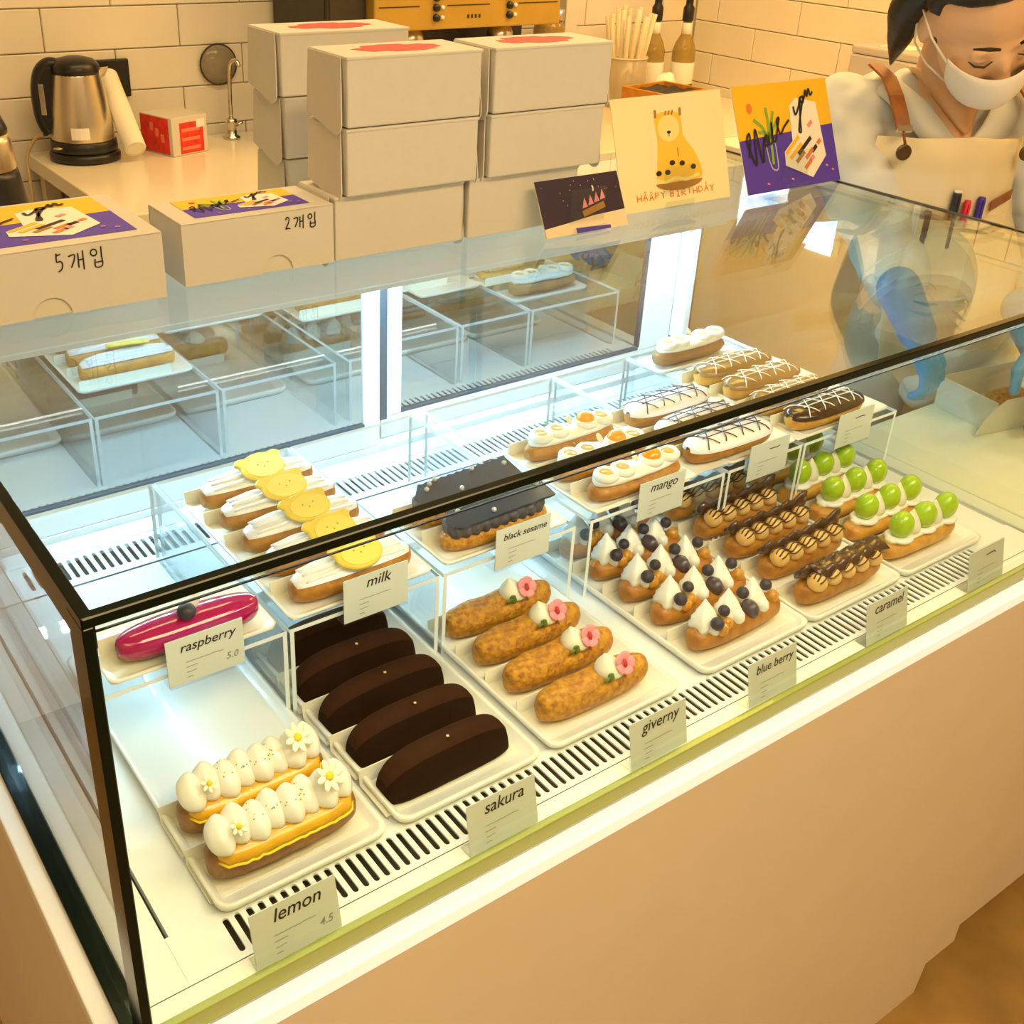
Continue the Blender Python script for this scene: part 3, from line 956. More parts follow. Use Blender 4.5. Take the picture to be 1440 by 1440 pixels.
def make_sesame():
    t = proto('black_sesame_eclair')
    obj('choux_base', shell(0.136, 0.040, 0.024, seed=51, ridges=8, amp=0.03, rough=0.1), 'craquelin', t)
    rings = []
    for i in range(61):
        x = -0.062 + 0.124 * i / 60
        e = 1 + 0.10 * math.sin(i * 1.05)
        s = (1 - abs(x / 0.0635) ** 6) ** 0.3
        rings.append([(x, 0.0185 * math.cos(a) * e * s, 0.0265 + 0.0125 * math.sin(a) * (0.6 + 0.4 * e) * (0.5 + 0.5 * s)) for a in [2 * math.pi * k / 14 for k in range(14)]])
    obj('sesame_cream', MB().loft(rings, 0, True, True), 'sesame', t)
    outl = []
    for i in range(17):
        outl.append((-0.052 + 0.120 * i / 16, -0.0185 + 0.0005 * math.sin(i * 2)))
    for i in range(24):
        outl.append((0.068 - 0.118 * i / 23, 0.0165 + (0.0022 if i % 2 else 0.0)))
    outl.append((-0.066, 0.000))
    outl.append((-0.063, -0.012))
    pl = obj('chocolate_plate', MB().prism(outl, 0.0, 0.0028), 'slate', t, (0.0, -0.001, 0.0392), (0.16, -0.03, 0))
    pm = MB().ell((0, 0, 0), (0.0030, 0.0030, 0.0030), 10, 8).mesh('sugar_pearl', 'pearl')
    for x, y in ((-0.012, -0.012), (0.058, 0.004), (0.018, 0.012), (-0.048, 0.004), (-0.040, 0.011), (-0.030, 0.015)):
        link('sugar_pearl', pm, pl, (x, y, 0.0055))
    return t


def make_mango(rear=False):
    t = proto('mango_eclair')
    obj('choux_base', shell(0.140, 0.038, 0.024, seed=61, ridges=8, amp=0.05, rough=0.09), 'choux_dark' if rear else 'choux', t)
    obj('cream_bed', shell(0.128, 0.034, 0.014, z0=0.0185, seed=9, ridges=0, amp=0, rough=0.16), 'cream', t)
    spots = ((-0.050, 0), (-0.024, 0), (0.022, 2 if not rear else 1), (0.050, 0))
    for x, kind in spots:
        rg = obj('cream_ring', MB().lathe([(0.004, 0.002), (0.0115, 0.0), (0.0155, 0.004), (0.0150, 0.0085), (0.0118, 0.0120), (0.0092, 0.0112), (0.0075, 0.0085), (0.004, 0.008)], 22), 'cream', t, (x, -0.002, 0.0265))
        if kind == 2:
            obj('mango_dome', MB().ell((0, 0, 0.0115), (0.0118, 0.0118, 0.0100), 18, 12), 'mango', rg)
        else:
            obj('mango_fill', MB().lathe([(0.001, 0.0078), (0.0088, 0.0080), (0.0088, 0.0096), (0.001, 0.0104)], 16), 'mango_pale', rg)
    obj('coconut_chip', MB().ell((0, 0, 0), (0.0085, 0.0070, 0.0014), 12, 6, 0, Euler((0.9, 0.3, 0.4))), 'cream_ivory', t, (-0.002, 0.002, 0.0415))
    obj('green_leaf', MB().ell((0, 0, 0), (0.0042, 0.0024, 0.0009), 8, 5, 0, Euler((0.4, 0.2, 0.5))), 'leaf', t, (-0.036, 0.009, 0.0400))
    return t


def lattice(mb, L, W, top, r, seed, n=4):
    rnd = random.Random(seed)
    for fam in (0, 1):
        for k in range(n):
            x0 = -L / 2 + L * (k + 0.35) / n
            path = []
            for i in range(9):
                v = -1 + 2 * i / 8
                y = v * W / 2 * 0.88
                x = x0 + (v * 0.014 if fam else -v * 0.013) + (0.008 if fam else 0) + rnd.uniform(-0.0006, 0.0006)
                path.append((x, y, top(x, y) + r * 0.5))
            mb.tube(path, r, 5)
    for y in (-0.004, 0.006):
        mb.tube([(-L / 2 + L * i / 14, y, top(-L / 2 + L * i / 14, y) + r * 0.5) for i in range(1, 14)], r, 5)
    return mb


def glaze_top(L, W, H, z0, p, q):
    def f(x, y):
        sc = (1 - min(0.995, abs(x / (L / 2))) ** p) ** (1 / p)
        yy = min(0.98, abs(y) / (W / 2 * max(0.2, sc)))
        zz = (1 - yy ** q) ** (1 / q)
        return z0 + H / 2 + zz * (H / 2) * (0.35 + 0.65 * sc)
    return f


def make_lattice(name, base, glaze, line, broad=False):
    t = proto(name)
    W = 0.048 if broad else 0.044
    obj('choux_base', shell(0.140, W - 0.004, 0.028, seed=71, ridges=8, amp=0.02, rough=0.06), base, t)
    obj('glaze', shell(0.140, W, 0.028, z0=0.004, seed=72, ridges=0, amp=0, rough=0.0, a0=8, a1=172, grow=0.0012, p=3.0, q=2.6), glaze, t)
    top = glaze_top(0.1424, W + 0.0024, 0.0304, 0.0042, 3.0, 2.6)
    obj('lattice_drizzle', lattice(MB(), 0.120, W * 0.92, top, 0.0008, 4), line, t)
    return t


ORD = ['frontmost', 'second from the front', 'third from the front', 'fourth from the front', 'rearmost', 'rearmost']
card_me = {}


def eclair_card(x, y, z, label, w=0.150, d=0.047):
    """small folded paper card each eclair lies on, its tongue turned up behind"""
    key = (w, d)
    if key not in card_me:
        b = MB()
        b.box(-w / 2, w / 2, -d / 2, d / 2, 0.0, 0.0009)
        b.add([(-w / 2, d / 2 - 0.001, 0.0005), (w / 2 - 0.02, d / 2 - 0.001, 0.0005), (w / 2 - 0.02, d / 2 + 0.0015, 0.016), (-w / 2, d / 2 + 0.0015, 0.016),
               (-w / 2, d / 2, 0.0005), (w / 2 - 0.02, d / 2, 0.0005), (w / 2 - 0.02, d / 2 + 0.0025, 0.016), (-w / 2, d / 2 + 0.0025, 0.016)],
              [(0, 1, 2, 3), (5, 4, 7, 6), (3, 2, 6, 7), (0, 3, 7, 4), (1, 5, 6, 2)])
        card_me[key] = b.mesh('eclair_card', 'paper')
    o = link('eclair_card', card_me[key], None, (x, y, z))
    return tag(o, label, 'paper card', 'eclair cards')


def place(maker, places, z, noun, short, cat_group, wobble=0.02, card=True, first=None, rz=0.0, scale=1.0):
    p = first or maker()
    n = len(places)
    for i, (x, y) in enumerate(places):
        o = p if i == 0 else copy_tree(p)
        o.location = (x, y, z + 0.0052)
        rnd = random.Random(int(x * 1000 + y * 7777))
        o.rotation_euler = (0, 0, rz + rnd.uniform(-wobble, wobble))
        o.scale = (scale, scale, scale)
        which = ORD[i] if i < n - 1 else 'rearmost'
        if n == 1:
            lab = noun
        elif n == 2:
            lab = ('front one of the two ' if i == 0 else 'rear one of the two ') + noun
        else:
            lab = which + ' of the ' + {3: 'three', 4: 'four', 5: 'five'}[n] + ' ' + noun
        tag(o, lab, 'eclair', cat_group)
        if card:
            eclair_card(x - 0.002, y + 0.001, z + 0.0042, 'cream paper card under the ' + ('' if n == 1 else ('front ' if i == 0 else 'rear ') if n == 2 else which + ' ') + short)


ZLO = ZD - 0.0018 - 0.0002
ZHI = ZU + 0.0003
DY = 0.0533
place(make_lemon, [(0.166, 0.117), (0.166, 0.174)], ZLO, 'lemon eclairs with cream and daisies', 'lemon eclair', 'lemon eclairs', 0.01)
place(make_cocoa, [(0.334, 0.118 + 0.0545 * i) for i in range(5)], ZLO, 'dark cocoa eclairs with a gold flake', 'dark cocoa eclair', 'cocoa eclairs', 0.02)
place(make_sakura, [(0.515, 0.116 + DY * i) for i in range(4)], ZLO, 'golden eclairs with a pink flower', 'pink flower eclair', 'pink flower eclairs', 0.03)
place(make_blueberry, [(0.726, 0.118 + DY * i) for i in range(5)], ZLO, 'blueberry eclairs with white cream peaks', 'blueberry eclair', 'blueberry eclairs', 0.02)
cp = make_caramel_plate()
cp.location = (0.898, 0.110, ZLO + 0.0052)
tag(cp, 'caramel eclair under a dark chocolate plate, at the tray front', 'eclair', 'caramel eclairs')
eclair_card(0.896, 0.111, ZLO + 0.0042, 'cream paper card under the chocolate plate caramel eclair')
place(make_caramel, [(0.902, 0.170 + DY * i) for i in range(4)], ZLO, 'caramel eclairs with drizzle and a raised chocolate shard', 'shard topped caramel eclair', 'caramel eclairs', 0.03)
place(make_grape, [(1.067, 0.118 + DY * i) for i in range(5)], ZLO, 'green grape eclairs', 'green grape eclair', 'grape eclairs', 0.02)
place(make_raspberry, [(0.166, 0.293)], ZHI, 'glossy magenta raspberry eclair with a blueberry', 'magenta raspberry eclair', 'upper eclairs', 0.0)
place(make_milk, [(0.338, 0.294 + 0.0525 * i) for i in range(5)], ZHI, 'white glazed eclairs with a yellow bear cookie', 'bear cookie eclair', 'bear cookie eclairs', 0.02)
place(make_sesame, [(0.517, 0.294), (0.515, 0.350)], ZHI, 'black sesame eclairs with a slate plate and pearls', 'black sesame eclair', 'sesame eclairs', 0.01)
place(make_mango, [(0.722, 0.291), (0.718, 0.348), (0.720, 0.408)], ZHI, 'mango eclairs with cream rings and an orange dome', 'orange domed mango eclair', 'mango eclairs', 0.02)
place(lambda: make_lattice('white_lattice_eclair', 'choux', 'white_glaze', 'choc', True), [(0.888, 0.297), (0.892, 0.353), (0.894, 0.412)], ZHI, 'white glazed eclairs with dark lattice lines', 'white lattice eclair', 'white lattice eclairs', 0.02)
dl = make_lattice('dark_lattice_eclair', 'choux_pale', 'choc', 'cream', True)
dl.location = (1.072, 0.293, ZHI + 0.0052)
tag(dl, 'near black chocolate eclair with white lattice at the front', 'eclair')
eclair_card(1.070, 0.294, ZHI + 0.0042, 'cream paper card under the near black lattice eclair')
place(lambda: make_lattice('brown_lattice_eclair', 'choux_pale', 'milk_choc', 'cream', True), [(1.068, 0.349), (1.074, 0.405), (1.072, 0.458)], ZHI, 'milk chocolate eclairs with white lattice lines', 'milk chocolate lattice eclair', 'brown lattice eclairs', 0.02)
place(lambda: make_mango(True), [(1.072, 0.546)], ZHI, 'white cream ring eclair alone on the small rear tray', 'cream ring eclair', 'upper eclairs', 0.0, card=False)


# ------------------------------------------------------------------ price cards
def squiggle(mb, x0, x1, y, h, fn, mi, seed, wd):
    rnd = random.Random(seed)
    n = max(4, int((x1 - x0) / h * 1.6))
    pts = [(x0 + (x1 - x0) * i / n, y + h * (rnd.random() - 0.5) * (1.0 if i % 2 else -0.2)) for i in range(n + 1)]
    ribbon(mb, pts, wd, mi, fn, 0.0005)


def price_card(loc, lean, text, label, price=None, scribble=False, w=0.0735, h=0.050, rz=0.0):
    t = tag(empty('price_card', loc, (0, 0, rz)), label, 'price card', 'price cards')
    R = Matrix.Rotation(-lean, 4, 'X')

    def fn(p):
        return R @ Vector((p.x, -0.0006 - p.z, p.y))
    b = MB()
    b.box(-w / 2, w / 2, -0.0004, 0.0004, 0.0008, h)
    b.xf(R)
    obj('card', b, 'tag', t)
    hb = MB()
    hb.box(-w / 2, w / 2, 0.0006, 0.0022, 0.0, h)
    hb.xf(R)
    hb.box(-w / 2, w / 2, -0.001, 0.016, -0.0016, -0.0002)
    obj('holder', hb, ['acrylic'], t)
    lt = MB()
    if scribble:
        squiggle(lt, -0.002, 0.018, h * 0.78, 0.0034, fn, 0, hash_seed(label), 0.0012)
    else:
        size = 0.0165 if len(text) < 8 else 0.0135 if len(text) < 11 else 0.0112
        me = text_mesh(text, size, 0.25)
        me.transform(Matrix(((1, 0, 0, 0.002), (0, 0, -1, -0.0007), (0, 1, 0, h * 0.70), (0, 0, 0, 1))))
        me.transform(R)
        me.materials.append(M['ink'])
        link('lettering', me, t)
    squiggle(lt, -w * 0.27, w * 0.22, h * 0.47, 0.0014, fn, 1, 3, 0.0006)
    for k, ln in enumerate((0.15, 0.13, 0.08)):
        squiggle(lt, -w * 0.27, -w * 0.27 + w * ln, h * (0.36 - 0.11 * k), 0.0016, fn, 1, 11 + k, 0.0007)
    obj('fine_print', lt, ['ink', 'grey_ink'], t)
    if price:
        me = text_mesh(price, 0.0098, 0.2)
        me.transform(Matrix(((1, 0, 0, w * 0.33), (0, 0, -1, -0.0007), (0, 1, 0, h * 0.22), (0, 0, 0, 1))))
        me.transform(R)
        me.materials.append(M['grey_ink'])
        link('price', me, t)
    return t


def hash_seed(s):
    return sum(ord(c) * (i + 1) for i, c in enumerate(s)) % 9973


LEAN = 0.22
price_card((0.130, 0.0175, ZD + 0.0016), LEAN, 'lemon', 'price card reading lemon in front of the lemon eclairs', '4.5')
price_card((0.330, 0.0175, ZD + 0.0016), LEAN, 'sakura', 'price card reading sakura at the glass front')
price_card((0.517, 0.0175, ZD + 0.0016), LEAN, 'giverny', 'price card reading giverny at the glass front')
price_card((0.680, 0.0175, ZD + 0.0016), LEAN, 'blue berry', 'price card reading blue berry at the glass front')
price_card((0.872, 0.0175, ZD + 0.0016), LEAN, 'caramel', 'price card reading caramel at the glass front')
price_card((1.068, 0.0175, ZD + 0.0016), LEAN, '', 'faint scribbled price card in front of the grape eclairs', None, True)
price_card((0.167, 0.2585, 0.8935), 0.02, 'raspberry', 'price card reading raspberry hung on the leftmost riser', '5.0')
price_card((0.346, 0.2585, 0.8935), 0.02, 'milk', 'price card reading milk hung on the riser above the cocoa eclairs')
price_card((0.530, 0.2585, 0.8905), 0.02, 'black sesame', 'price card reading black sesame hung on a riser')
price_card((0.737, 0.2585, 0.8855), 0.02, 'mango', 'price card reading mango hung on a riser')
price_card((0.925, 0.2585, 0.8835), 0.02, '', 'scribbled price card hung below the white lattice eclairs', None, True)
price_card((1.098, 0.2585, 0.8835), 0.02, '', 'scribbled price card hung below the dark lattice eclairs', None, True)

# ================================================================== BOXES ON TOP
ZB = ZT + 0.0009


def carton(x0, y0, z0, w, d, h, label, emblem=False, flap=True, skew=0.0):
    t = tag(empty('cake_box', (x0 + w / 2, y0 + d / 2, z0), (0, 0, skew)), label, 'box', 'stacked cake boxes')
    obj('box_body', MB().rbox(-w / 2, w / 2, -d / 2, d / 2, 0.0, h, 0.0022), 'carton', t)
    obj('lid', MB().rbox(-w / 2 - 0.0008, w / 2 + 0.0008, -d / 2 - 0.0008, d / 2 + 0.0008, h - 0.003, h + 0.0006, 0.0012), 'carton', t)
    if flap:
        fp = [(-d / 2 + 0.010, h - 0.001), (d / 2 - 0.0005, h - 0.001), (d / 2 - 0.0005, 0.006)]
        fp += [(-d / 2 + 0.020 + 0.012 * math.cos(a) - 0.004, 0.012 + 0.012 * math.sin(a) - 0.008) for a in [math.radians(270 - 15 * k) for k in range(7)]]
        for sx in (-1, 1):
            f = MB()
            f.prism(fp, 0.0, 0.0014, 0, lambda p, sx=sx: Vector((sx * (w / 2 + 0.0006 + p.z + 0.0035 * (1 - p.y / h)), p.x, p.y)))
            obj('side_flap', f, 'carton', t)
    if emblem:
        rnd = random.Random(int(x0 * 999))
        pl = []
        for k in range(40):
            a = 2 * math.pi * k / 40
            r = 1 + 0.13 * rnd.random() - (0.18 if 0.9 < (a % 1.57) < 1.2 else 0)
            pl.append((0.048 * r * math.cos(a), 0.022 * r * math.sin(a)))
        obj('red_emblem', MB().prism(pl, h + 0.0007, h + 0.0010), 'red_ink', t)
    return t


BW, BD, BHH = 0.1625, 0.076, 0.0672
carton(0.4285, 0.475, ZB, BW, BD, BHH, 'bottom cake box of the front left stack, beside the small handwritten box')
carton(0.4385, 0.466, ZB + 0.0688, BW, BD, BHH, 'middle cake box of the front left stack of three')
carton(0.4390, 0.465, ZB + 0.1376, BW, BD, BHH, 'top cake box of the front left stack, red emblem on its lid', True)
carton(0.5985, 0.475, ZB, BW - 0.004, BD, BHH, 'bottom cake box of the front right stack, behind the night sky card')
carton(0.6180, 0.466, ZB + 0.0688, BW, BD, BHH, 'middle cake box of the front right stack of three')
carton(0.6190, 0.465, ZB + 0.1376, BW + 0.003, BD, BHH, 'top cake box of the front right stack, red emblem on its lid', True)
carton(0.4620, 0.640, ZB, BW, BD, BHH, 'bottom cake box of the rear stack, mostly hidden')
carton(0.4600, 0.640, ZB + 0.0688, BW, BD, BHH, 'middle cake box of the rear stack, only its left side seen')
carton(0.4570, 0.640, ZB + 0.1376, BW + 0.004, BD, BHH, 'top cake box of the rear stack, left of the espresso machine', True)


# --- printed art: "Made for you"
def made_art(mb, wd, ht, fn, k0=0.0004):
    """slots: 0 yellow 1 purple 2 white 3 ink 4 green 5 orange 6 pink 7 pale 8 brown"""
    def S(p):
        return (p[0] * wd, (1 - p[1]) * ht)

    def P(pts):
        return [S(p) for p in pts]
    flat(mb, P([(0, 0.50), (1, 0.44), (1, 0), (0, 0)]), 0, fn, k0)
    flat(mb, P([(0, 1), (1, 1), (1, 0.44), (0, 0.50)]), 1, fn, k0)
    flat(mb, P([(0.43, 0.78), (0.70, 0.93), (0.88, 0.74), (0.85, 0.22), (0.64, 0.16), (0.56, 0.23), (0.54, 0.56), (0.44, 0.65)]), 2, fn, k0 * 2)
    ribbon(mb, P(smooth_path([(0.255, 0.52), (0.27, 0.72), (0.30, 0.80), (0.35, 0.78), (0.355, 0.52)])), 0.010 * wd, 7, fn, k0 * 2)
    for a, b in (((0.30, 0.52), (0.17, 0.32)), ((0.30, 0.52), (0.31, 0.22)), ((0.30, 0.52), (0.42, 0.34)), ((0.30, 0.52), (0.20, 0.44)), ((0.30, 0.52), (0.38, 0.26)), ((0.305, 0.75), (0.30, 0.45))):
        ribbon(mb, P([a, ((a[0] + b[0]) / 2 + 0.01, (a[1] + b[1]) / 2 - 0.03), b]), 0.024 * wd, 4, fn, k0 * 2.5)
    flat(mb, [S((0.145 + 0.026 * math.cos(a), 0.215 + 0.05 * math.sin(a))) for a in [-2 * math.pi * k / 12 for k in range(12)]], 5, fn, k0 * 3)
    # small pastries on the white board
    rnd = random.Random(2)
    for (u, v, c, ln) in ((0.53, 0.60, 0, 0.16), (0.56, 0.66, 0, 0.14), (0.66, 0.62, 3, 0.16), (0.70, 0.70, 5, 0.09), (0.76, 0.66, 3, 0.06), (0.67, 0.80, 5, 0.08), (0.60, 0.72, 8, 0.10), (0.82, 0.60, 5, 0.04), (0.75, 0.42, 6, 0.05), (0.72, 0.75, 6, 0.05)):
        ribbon(mb, P([(u - ln / 2, v + ln * 0.45), (u + ln / 2, v - ln * 0.45)]), 0.030 * wd, c, fn, k0 * 3)
    for (u, v) in ((0.22, 0.92), (0.48, 0.91), (0.87, 0.83), (0.93, 0.88)):
        ribbon(mb, P([(u - 0.012, v), (u + 0.012, v + 0.01)]), 0.012 * wd, 6, fn, k0 * 3)
    # script lettering: Made ... you
    for st in ([(0.07, 0.66), (0.10, 0.52), (0.10, 0.44), (0.07, 0.52), (0.13, 0.74), (0.15, 0.50), (0.17, 0.42), (0.20, 0.72), (0.235, 0.55), (0.27, 0.47), (0.245, 0.55), (0.27, 0.57), (0.29, 0.48), (0.295, 0.56), (0.33, 0.52), (0.345, 0.36), (0.33, 0.50), (0.36, 0.54), (0.40, 0.42), (0.43, 0.33), (0.40, 0.36), (0.42, 0.48), (0.47, 0.42), (0.53, 0.36)],
               [(0.60, 0.24), (0.61, 0.32), (0.66, 0.24), (0.68, 0.18), (0.655, 0.36), (0.645, 0.48), (0.625, 0.47), (0.66, 0.34), (0.70, 0.22), (0.72, 0.16), (0.685, 0.17), (0.70, 0.22), (0.73, 0.17), (0.755, 0.10), (0.76, 0.16), (0.79, 0.09), (0.80, 0.15), (0.83, 0.12)]):
        ribbon(mb, P(smooth_path(st, 5)), 0.017 * wd, 3, fn, k0 * 4)


ART = ['yellow_ink', 'purple_ink', 'white_ink', 'ink', 'green_ink', 'orange_ink', 'pink_ink', 'pale_blue_ink', 'brown_ink']

STK = {
    '5': [[(0.28, 0.92), (0.06, 0.86)], [(0.08, 0.98), (0.06, 0.55), (0.22, 0.58), (0.32, 0.42), (0.26, 0.18), (0.08, 0.06)]],
    '2': [[(0.02, 0.72), (0.12, 0.90), (0.28, 0.82), (0.22, 0.50), (0.0, 0.12), (0.16, 0.16), (0.36, 0.10)]],
    'gae': [[(0.0, 0.74), (0.30, 0.80), (0.28, 0.55), (0.10, 0.18)], [(0.48, 0.85), (0.46, 0.12)], [(0.47, 0.50), (0.70, 0.52)], [(0.72, 0.95), (0.70, 0.0)]],
    'ip': [[(0.24 + 0.15 * math.cos(a), 0.76 + 0.16 * math.sin(a)) for a in [2 * math.pi * k / 12 for k in range(13)]], [(0.62, 1.02), (0.60, 0.46)], [(0.28, 0.44), (0.26, 0.04), (0.60, 0.06), (0.62, 0.46)], [(0.28, 0.26), (0.61, 0.28)]],
}


def handwriting(seq, x, y, hgt, fn, wd):
    mb = MB()
    for key, dx in seq:
        for st in STK[key]:
            pts = [(x + (dx + p[0]) * hgt, y + p[1] * hgt) for p in st]
            ribbon(mb, smooth_path(pts, 3) if len(pts) > 2 else pts, wd, 0, fn, 0.0004)
    return mb


def lid_box(x0, x1, y0, d, h, label, digit, tx, th, notch_x, art_rect):
    t = tag(empty('pastry_box', ((x0 + x1) / 2, y0 + d / 2, ZB)), label, 'box', 'handwritten pastry boxes')
    w = x1 - x0
    obj('box_tray', MB().rbox(-w / 2 + 0.002, w / 2 - 0.002, -d / 2 + 0.0022, d / 2 - 0.002, 0.0, h - 0.003, 0.001), 'carton_in', t)
    ld = MB()
    ld.rbox(-w / 2, w / 2, -d / 2, d / 2, h - 0.0022, h, 0.0009)
    ld.box(-w / 2, -w / 2 + 0.0016, -d / 2 + 0.0016, d / 2, 0.0005, h - 0.001)
    ld.box(w / 2 - 0.0016, w / 2, -d / 2 + 0.0016, d / 2, 0.0005, h - 0.001)
    ld.box(-w / 2, w / 2, d / 2 - 0.0016, d / 2, 0.0005, h - 0.001)
    r = 0.0175
    pts = [(-w / 2, 0.0005), (notch_x - r, 0.0005)] + [(notch_x + r * math.cos(a), 0.0005 + r * math.sin(a)) for a in [math.pi - math.pi * k / 14 for k in range(1, 14)]] + [(notch_x + r, 0.0005), (w / 2, 0.0005), (w / 2, h - 0.001), (-w / 2, h - 0.001)]
    V = [(p[0], -d / 2, p[1]) for p in pts] + [(p[0], -d / 2 + 0.0016, p[1]) for p in pts]
    n = len(pts)
    # front panel as two halves so each face stays simple
    ld.add(V, [tuple(range(n)), tuple(reversed(range(n, 2 * n)))] + [(i, n + i, n + (i + 1) % n, (i + 1) % n) for i in range(n)])
    obj('lid', ld, 'carton', t)
    obj('handwriting', handwriting(((digit, 0.0), ('gae', 0.62), ('ip', 1.62)), tx, h - 0.006 - th, th, lambda p: Vector((p.x, -d / 2 - 0.0002 - p.z, p.y)), 0.0013), 'ink', t)
    ax0, ax1, ay0, ay1 = art_rect
    am = MB()
    made_art(am, ax1 - ax0, ay1 - ay0, lambda p: Vector((ax0 + p.x, ay0 + p.y, h + p.z)))
    obj('printed_sticker', am, ART, t)
    return t


lid_box(0.262, 0.4265, 0.475, 0.082, 0.0625, 'small white pastry box with two written on its front', '2', 0.027, 0.0150, 0.017, (-0.062, 0.062, -0.028, 0.036))
lid_box(0.0065, 0.2365, 0.459, 0.150, 0.0640, 'large white pastry box with five written on its front', '5', 0.016, 0.0185, 0.008, (-0.090, 0.098, -0.060, 0.068))


# ------------------------------------------------------------------ leaning cards
def lean_card(name, x0, x1, y, h, dy, label, back, builder, mats, rz=0.0):
    w = x1 - x0
    t = tag(empty(name, ((x0 + x1) / 2, y, ZB + 0.0006), (0, 0, rz)), label, 'card', 'greeting cards on the case')
    a = math.atan2(dy, h)
    R = Matrix.Rotation(-a, 4, 'X')
    Ls = math.hypot(h, dy)

    def fn(p):
        return R @ Vector((-w / 2 + p.x, -0.0006 - p.z, p.y))
    b = MB().box(-w / 2, w / 2, -0.0005, 0.0006, 0.0, Ls)
    b.xf(R)
    obj('card_sheet', b, back, t)
    am = MB()
    builder(am, w, Ls, fn)
    obj('printed_artwork', am, mats, t)
    hb = MB()
    hb.box(-0.026, 0.026, -0.0035, -0.0022, 0.0, 0.0075)
    hb.box(-0.026, 0.026, -0.0035, 0.030, -0.0006, 0.0002)
    hb.box(-0.026, 0.026, 0.0035, 0.0047, 0.0003, 0.050)
    obj('clear_stand', hb, 'acrylic', t)
    return t


def night_art(mb, w, h, fn):
    flat(mb, [(0, 0.16 * h), (w, 0.30 * h), (w, h), (0, h)], 0, fn, 0.0003)
    flat(mb, [(0, 0), (w, 0), (w, 0.30 * h), (0.6 * w, 0.27 * h), (0.25 * w, 0.20 * h), (0, 0.16 * h)], 1, fn, 0.0005)
    flat(mb, [(0.36 * w, 0.0), (0.78 * w, 0.0), (0.78 * w, 0.06 * h), (0.36 * w, 0.10 * h)], 2, fn, 0.0006)
    ribbon(mb, [(0.48 * w, 0.32 * h), (0.76 * w, 0.44 * h)], 0.11 * h, 3, fn, 0.0009)
    for k in range(4):
        x = (0.52 + 0.075 * k) * w
        y = (0.42 + 0.035 * k) * h
        flat(mb, [(x - 0.035 * w, y), (x + 0.035 * w, y + 0.02 * h), (x + 0.012 * w, y + 0.19 * h)], 4, fn, 0.0011 + 0.0002 * k)
    ribbon(mb, [(0.655 * w, 0.70 * h), (0.665 * w, 0.75 * h), (0.655 * w, 0.80 * h)], 0.016 * w, 5, fn, 0.0009)
    rnd = random.Random(3)
    for k in range(18):
        x, y = rnd.uniform(0.05, 0.95) * w, rnd.uniform(0.5, 0.95) * h
        flat(mb, disc(x, y, 0.0005, None, 6), 5, fn, 0.0008)


lean_card('night_sky_card', 0.678, 0.804, 0.431, 0.058, 0.030, 'small dark card with a night sky and tiny eclair', 'sand_ink', night_art,
          ['night_ink', 'sand_ink', 'purple_ink', 'brown_ink', 'pink_ink', 'white_ink'])


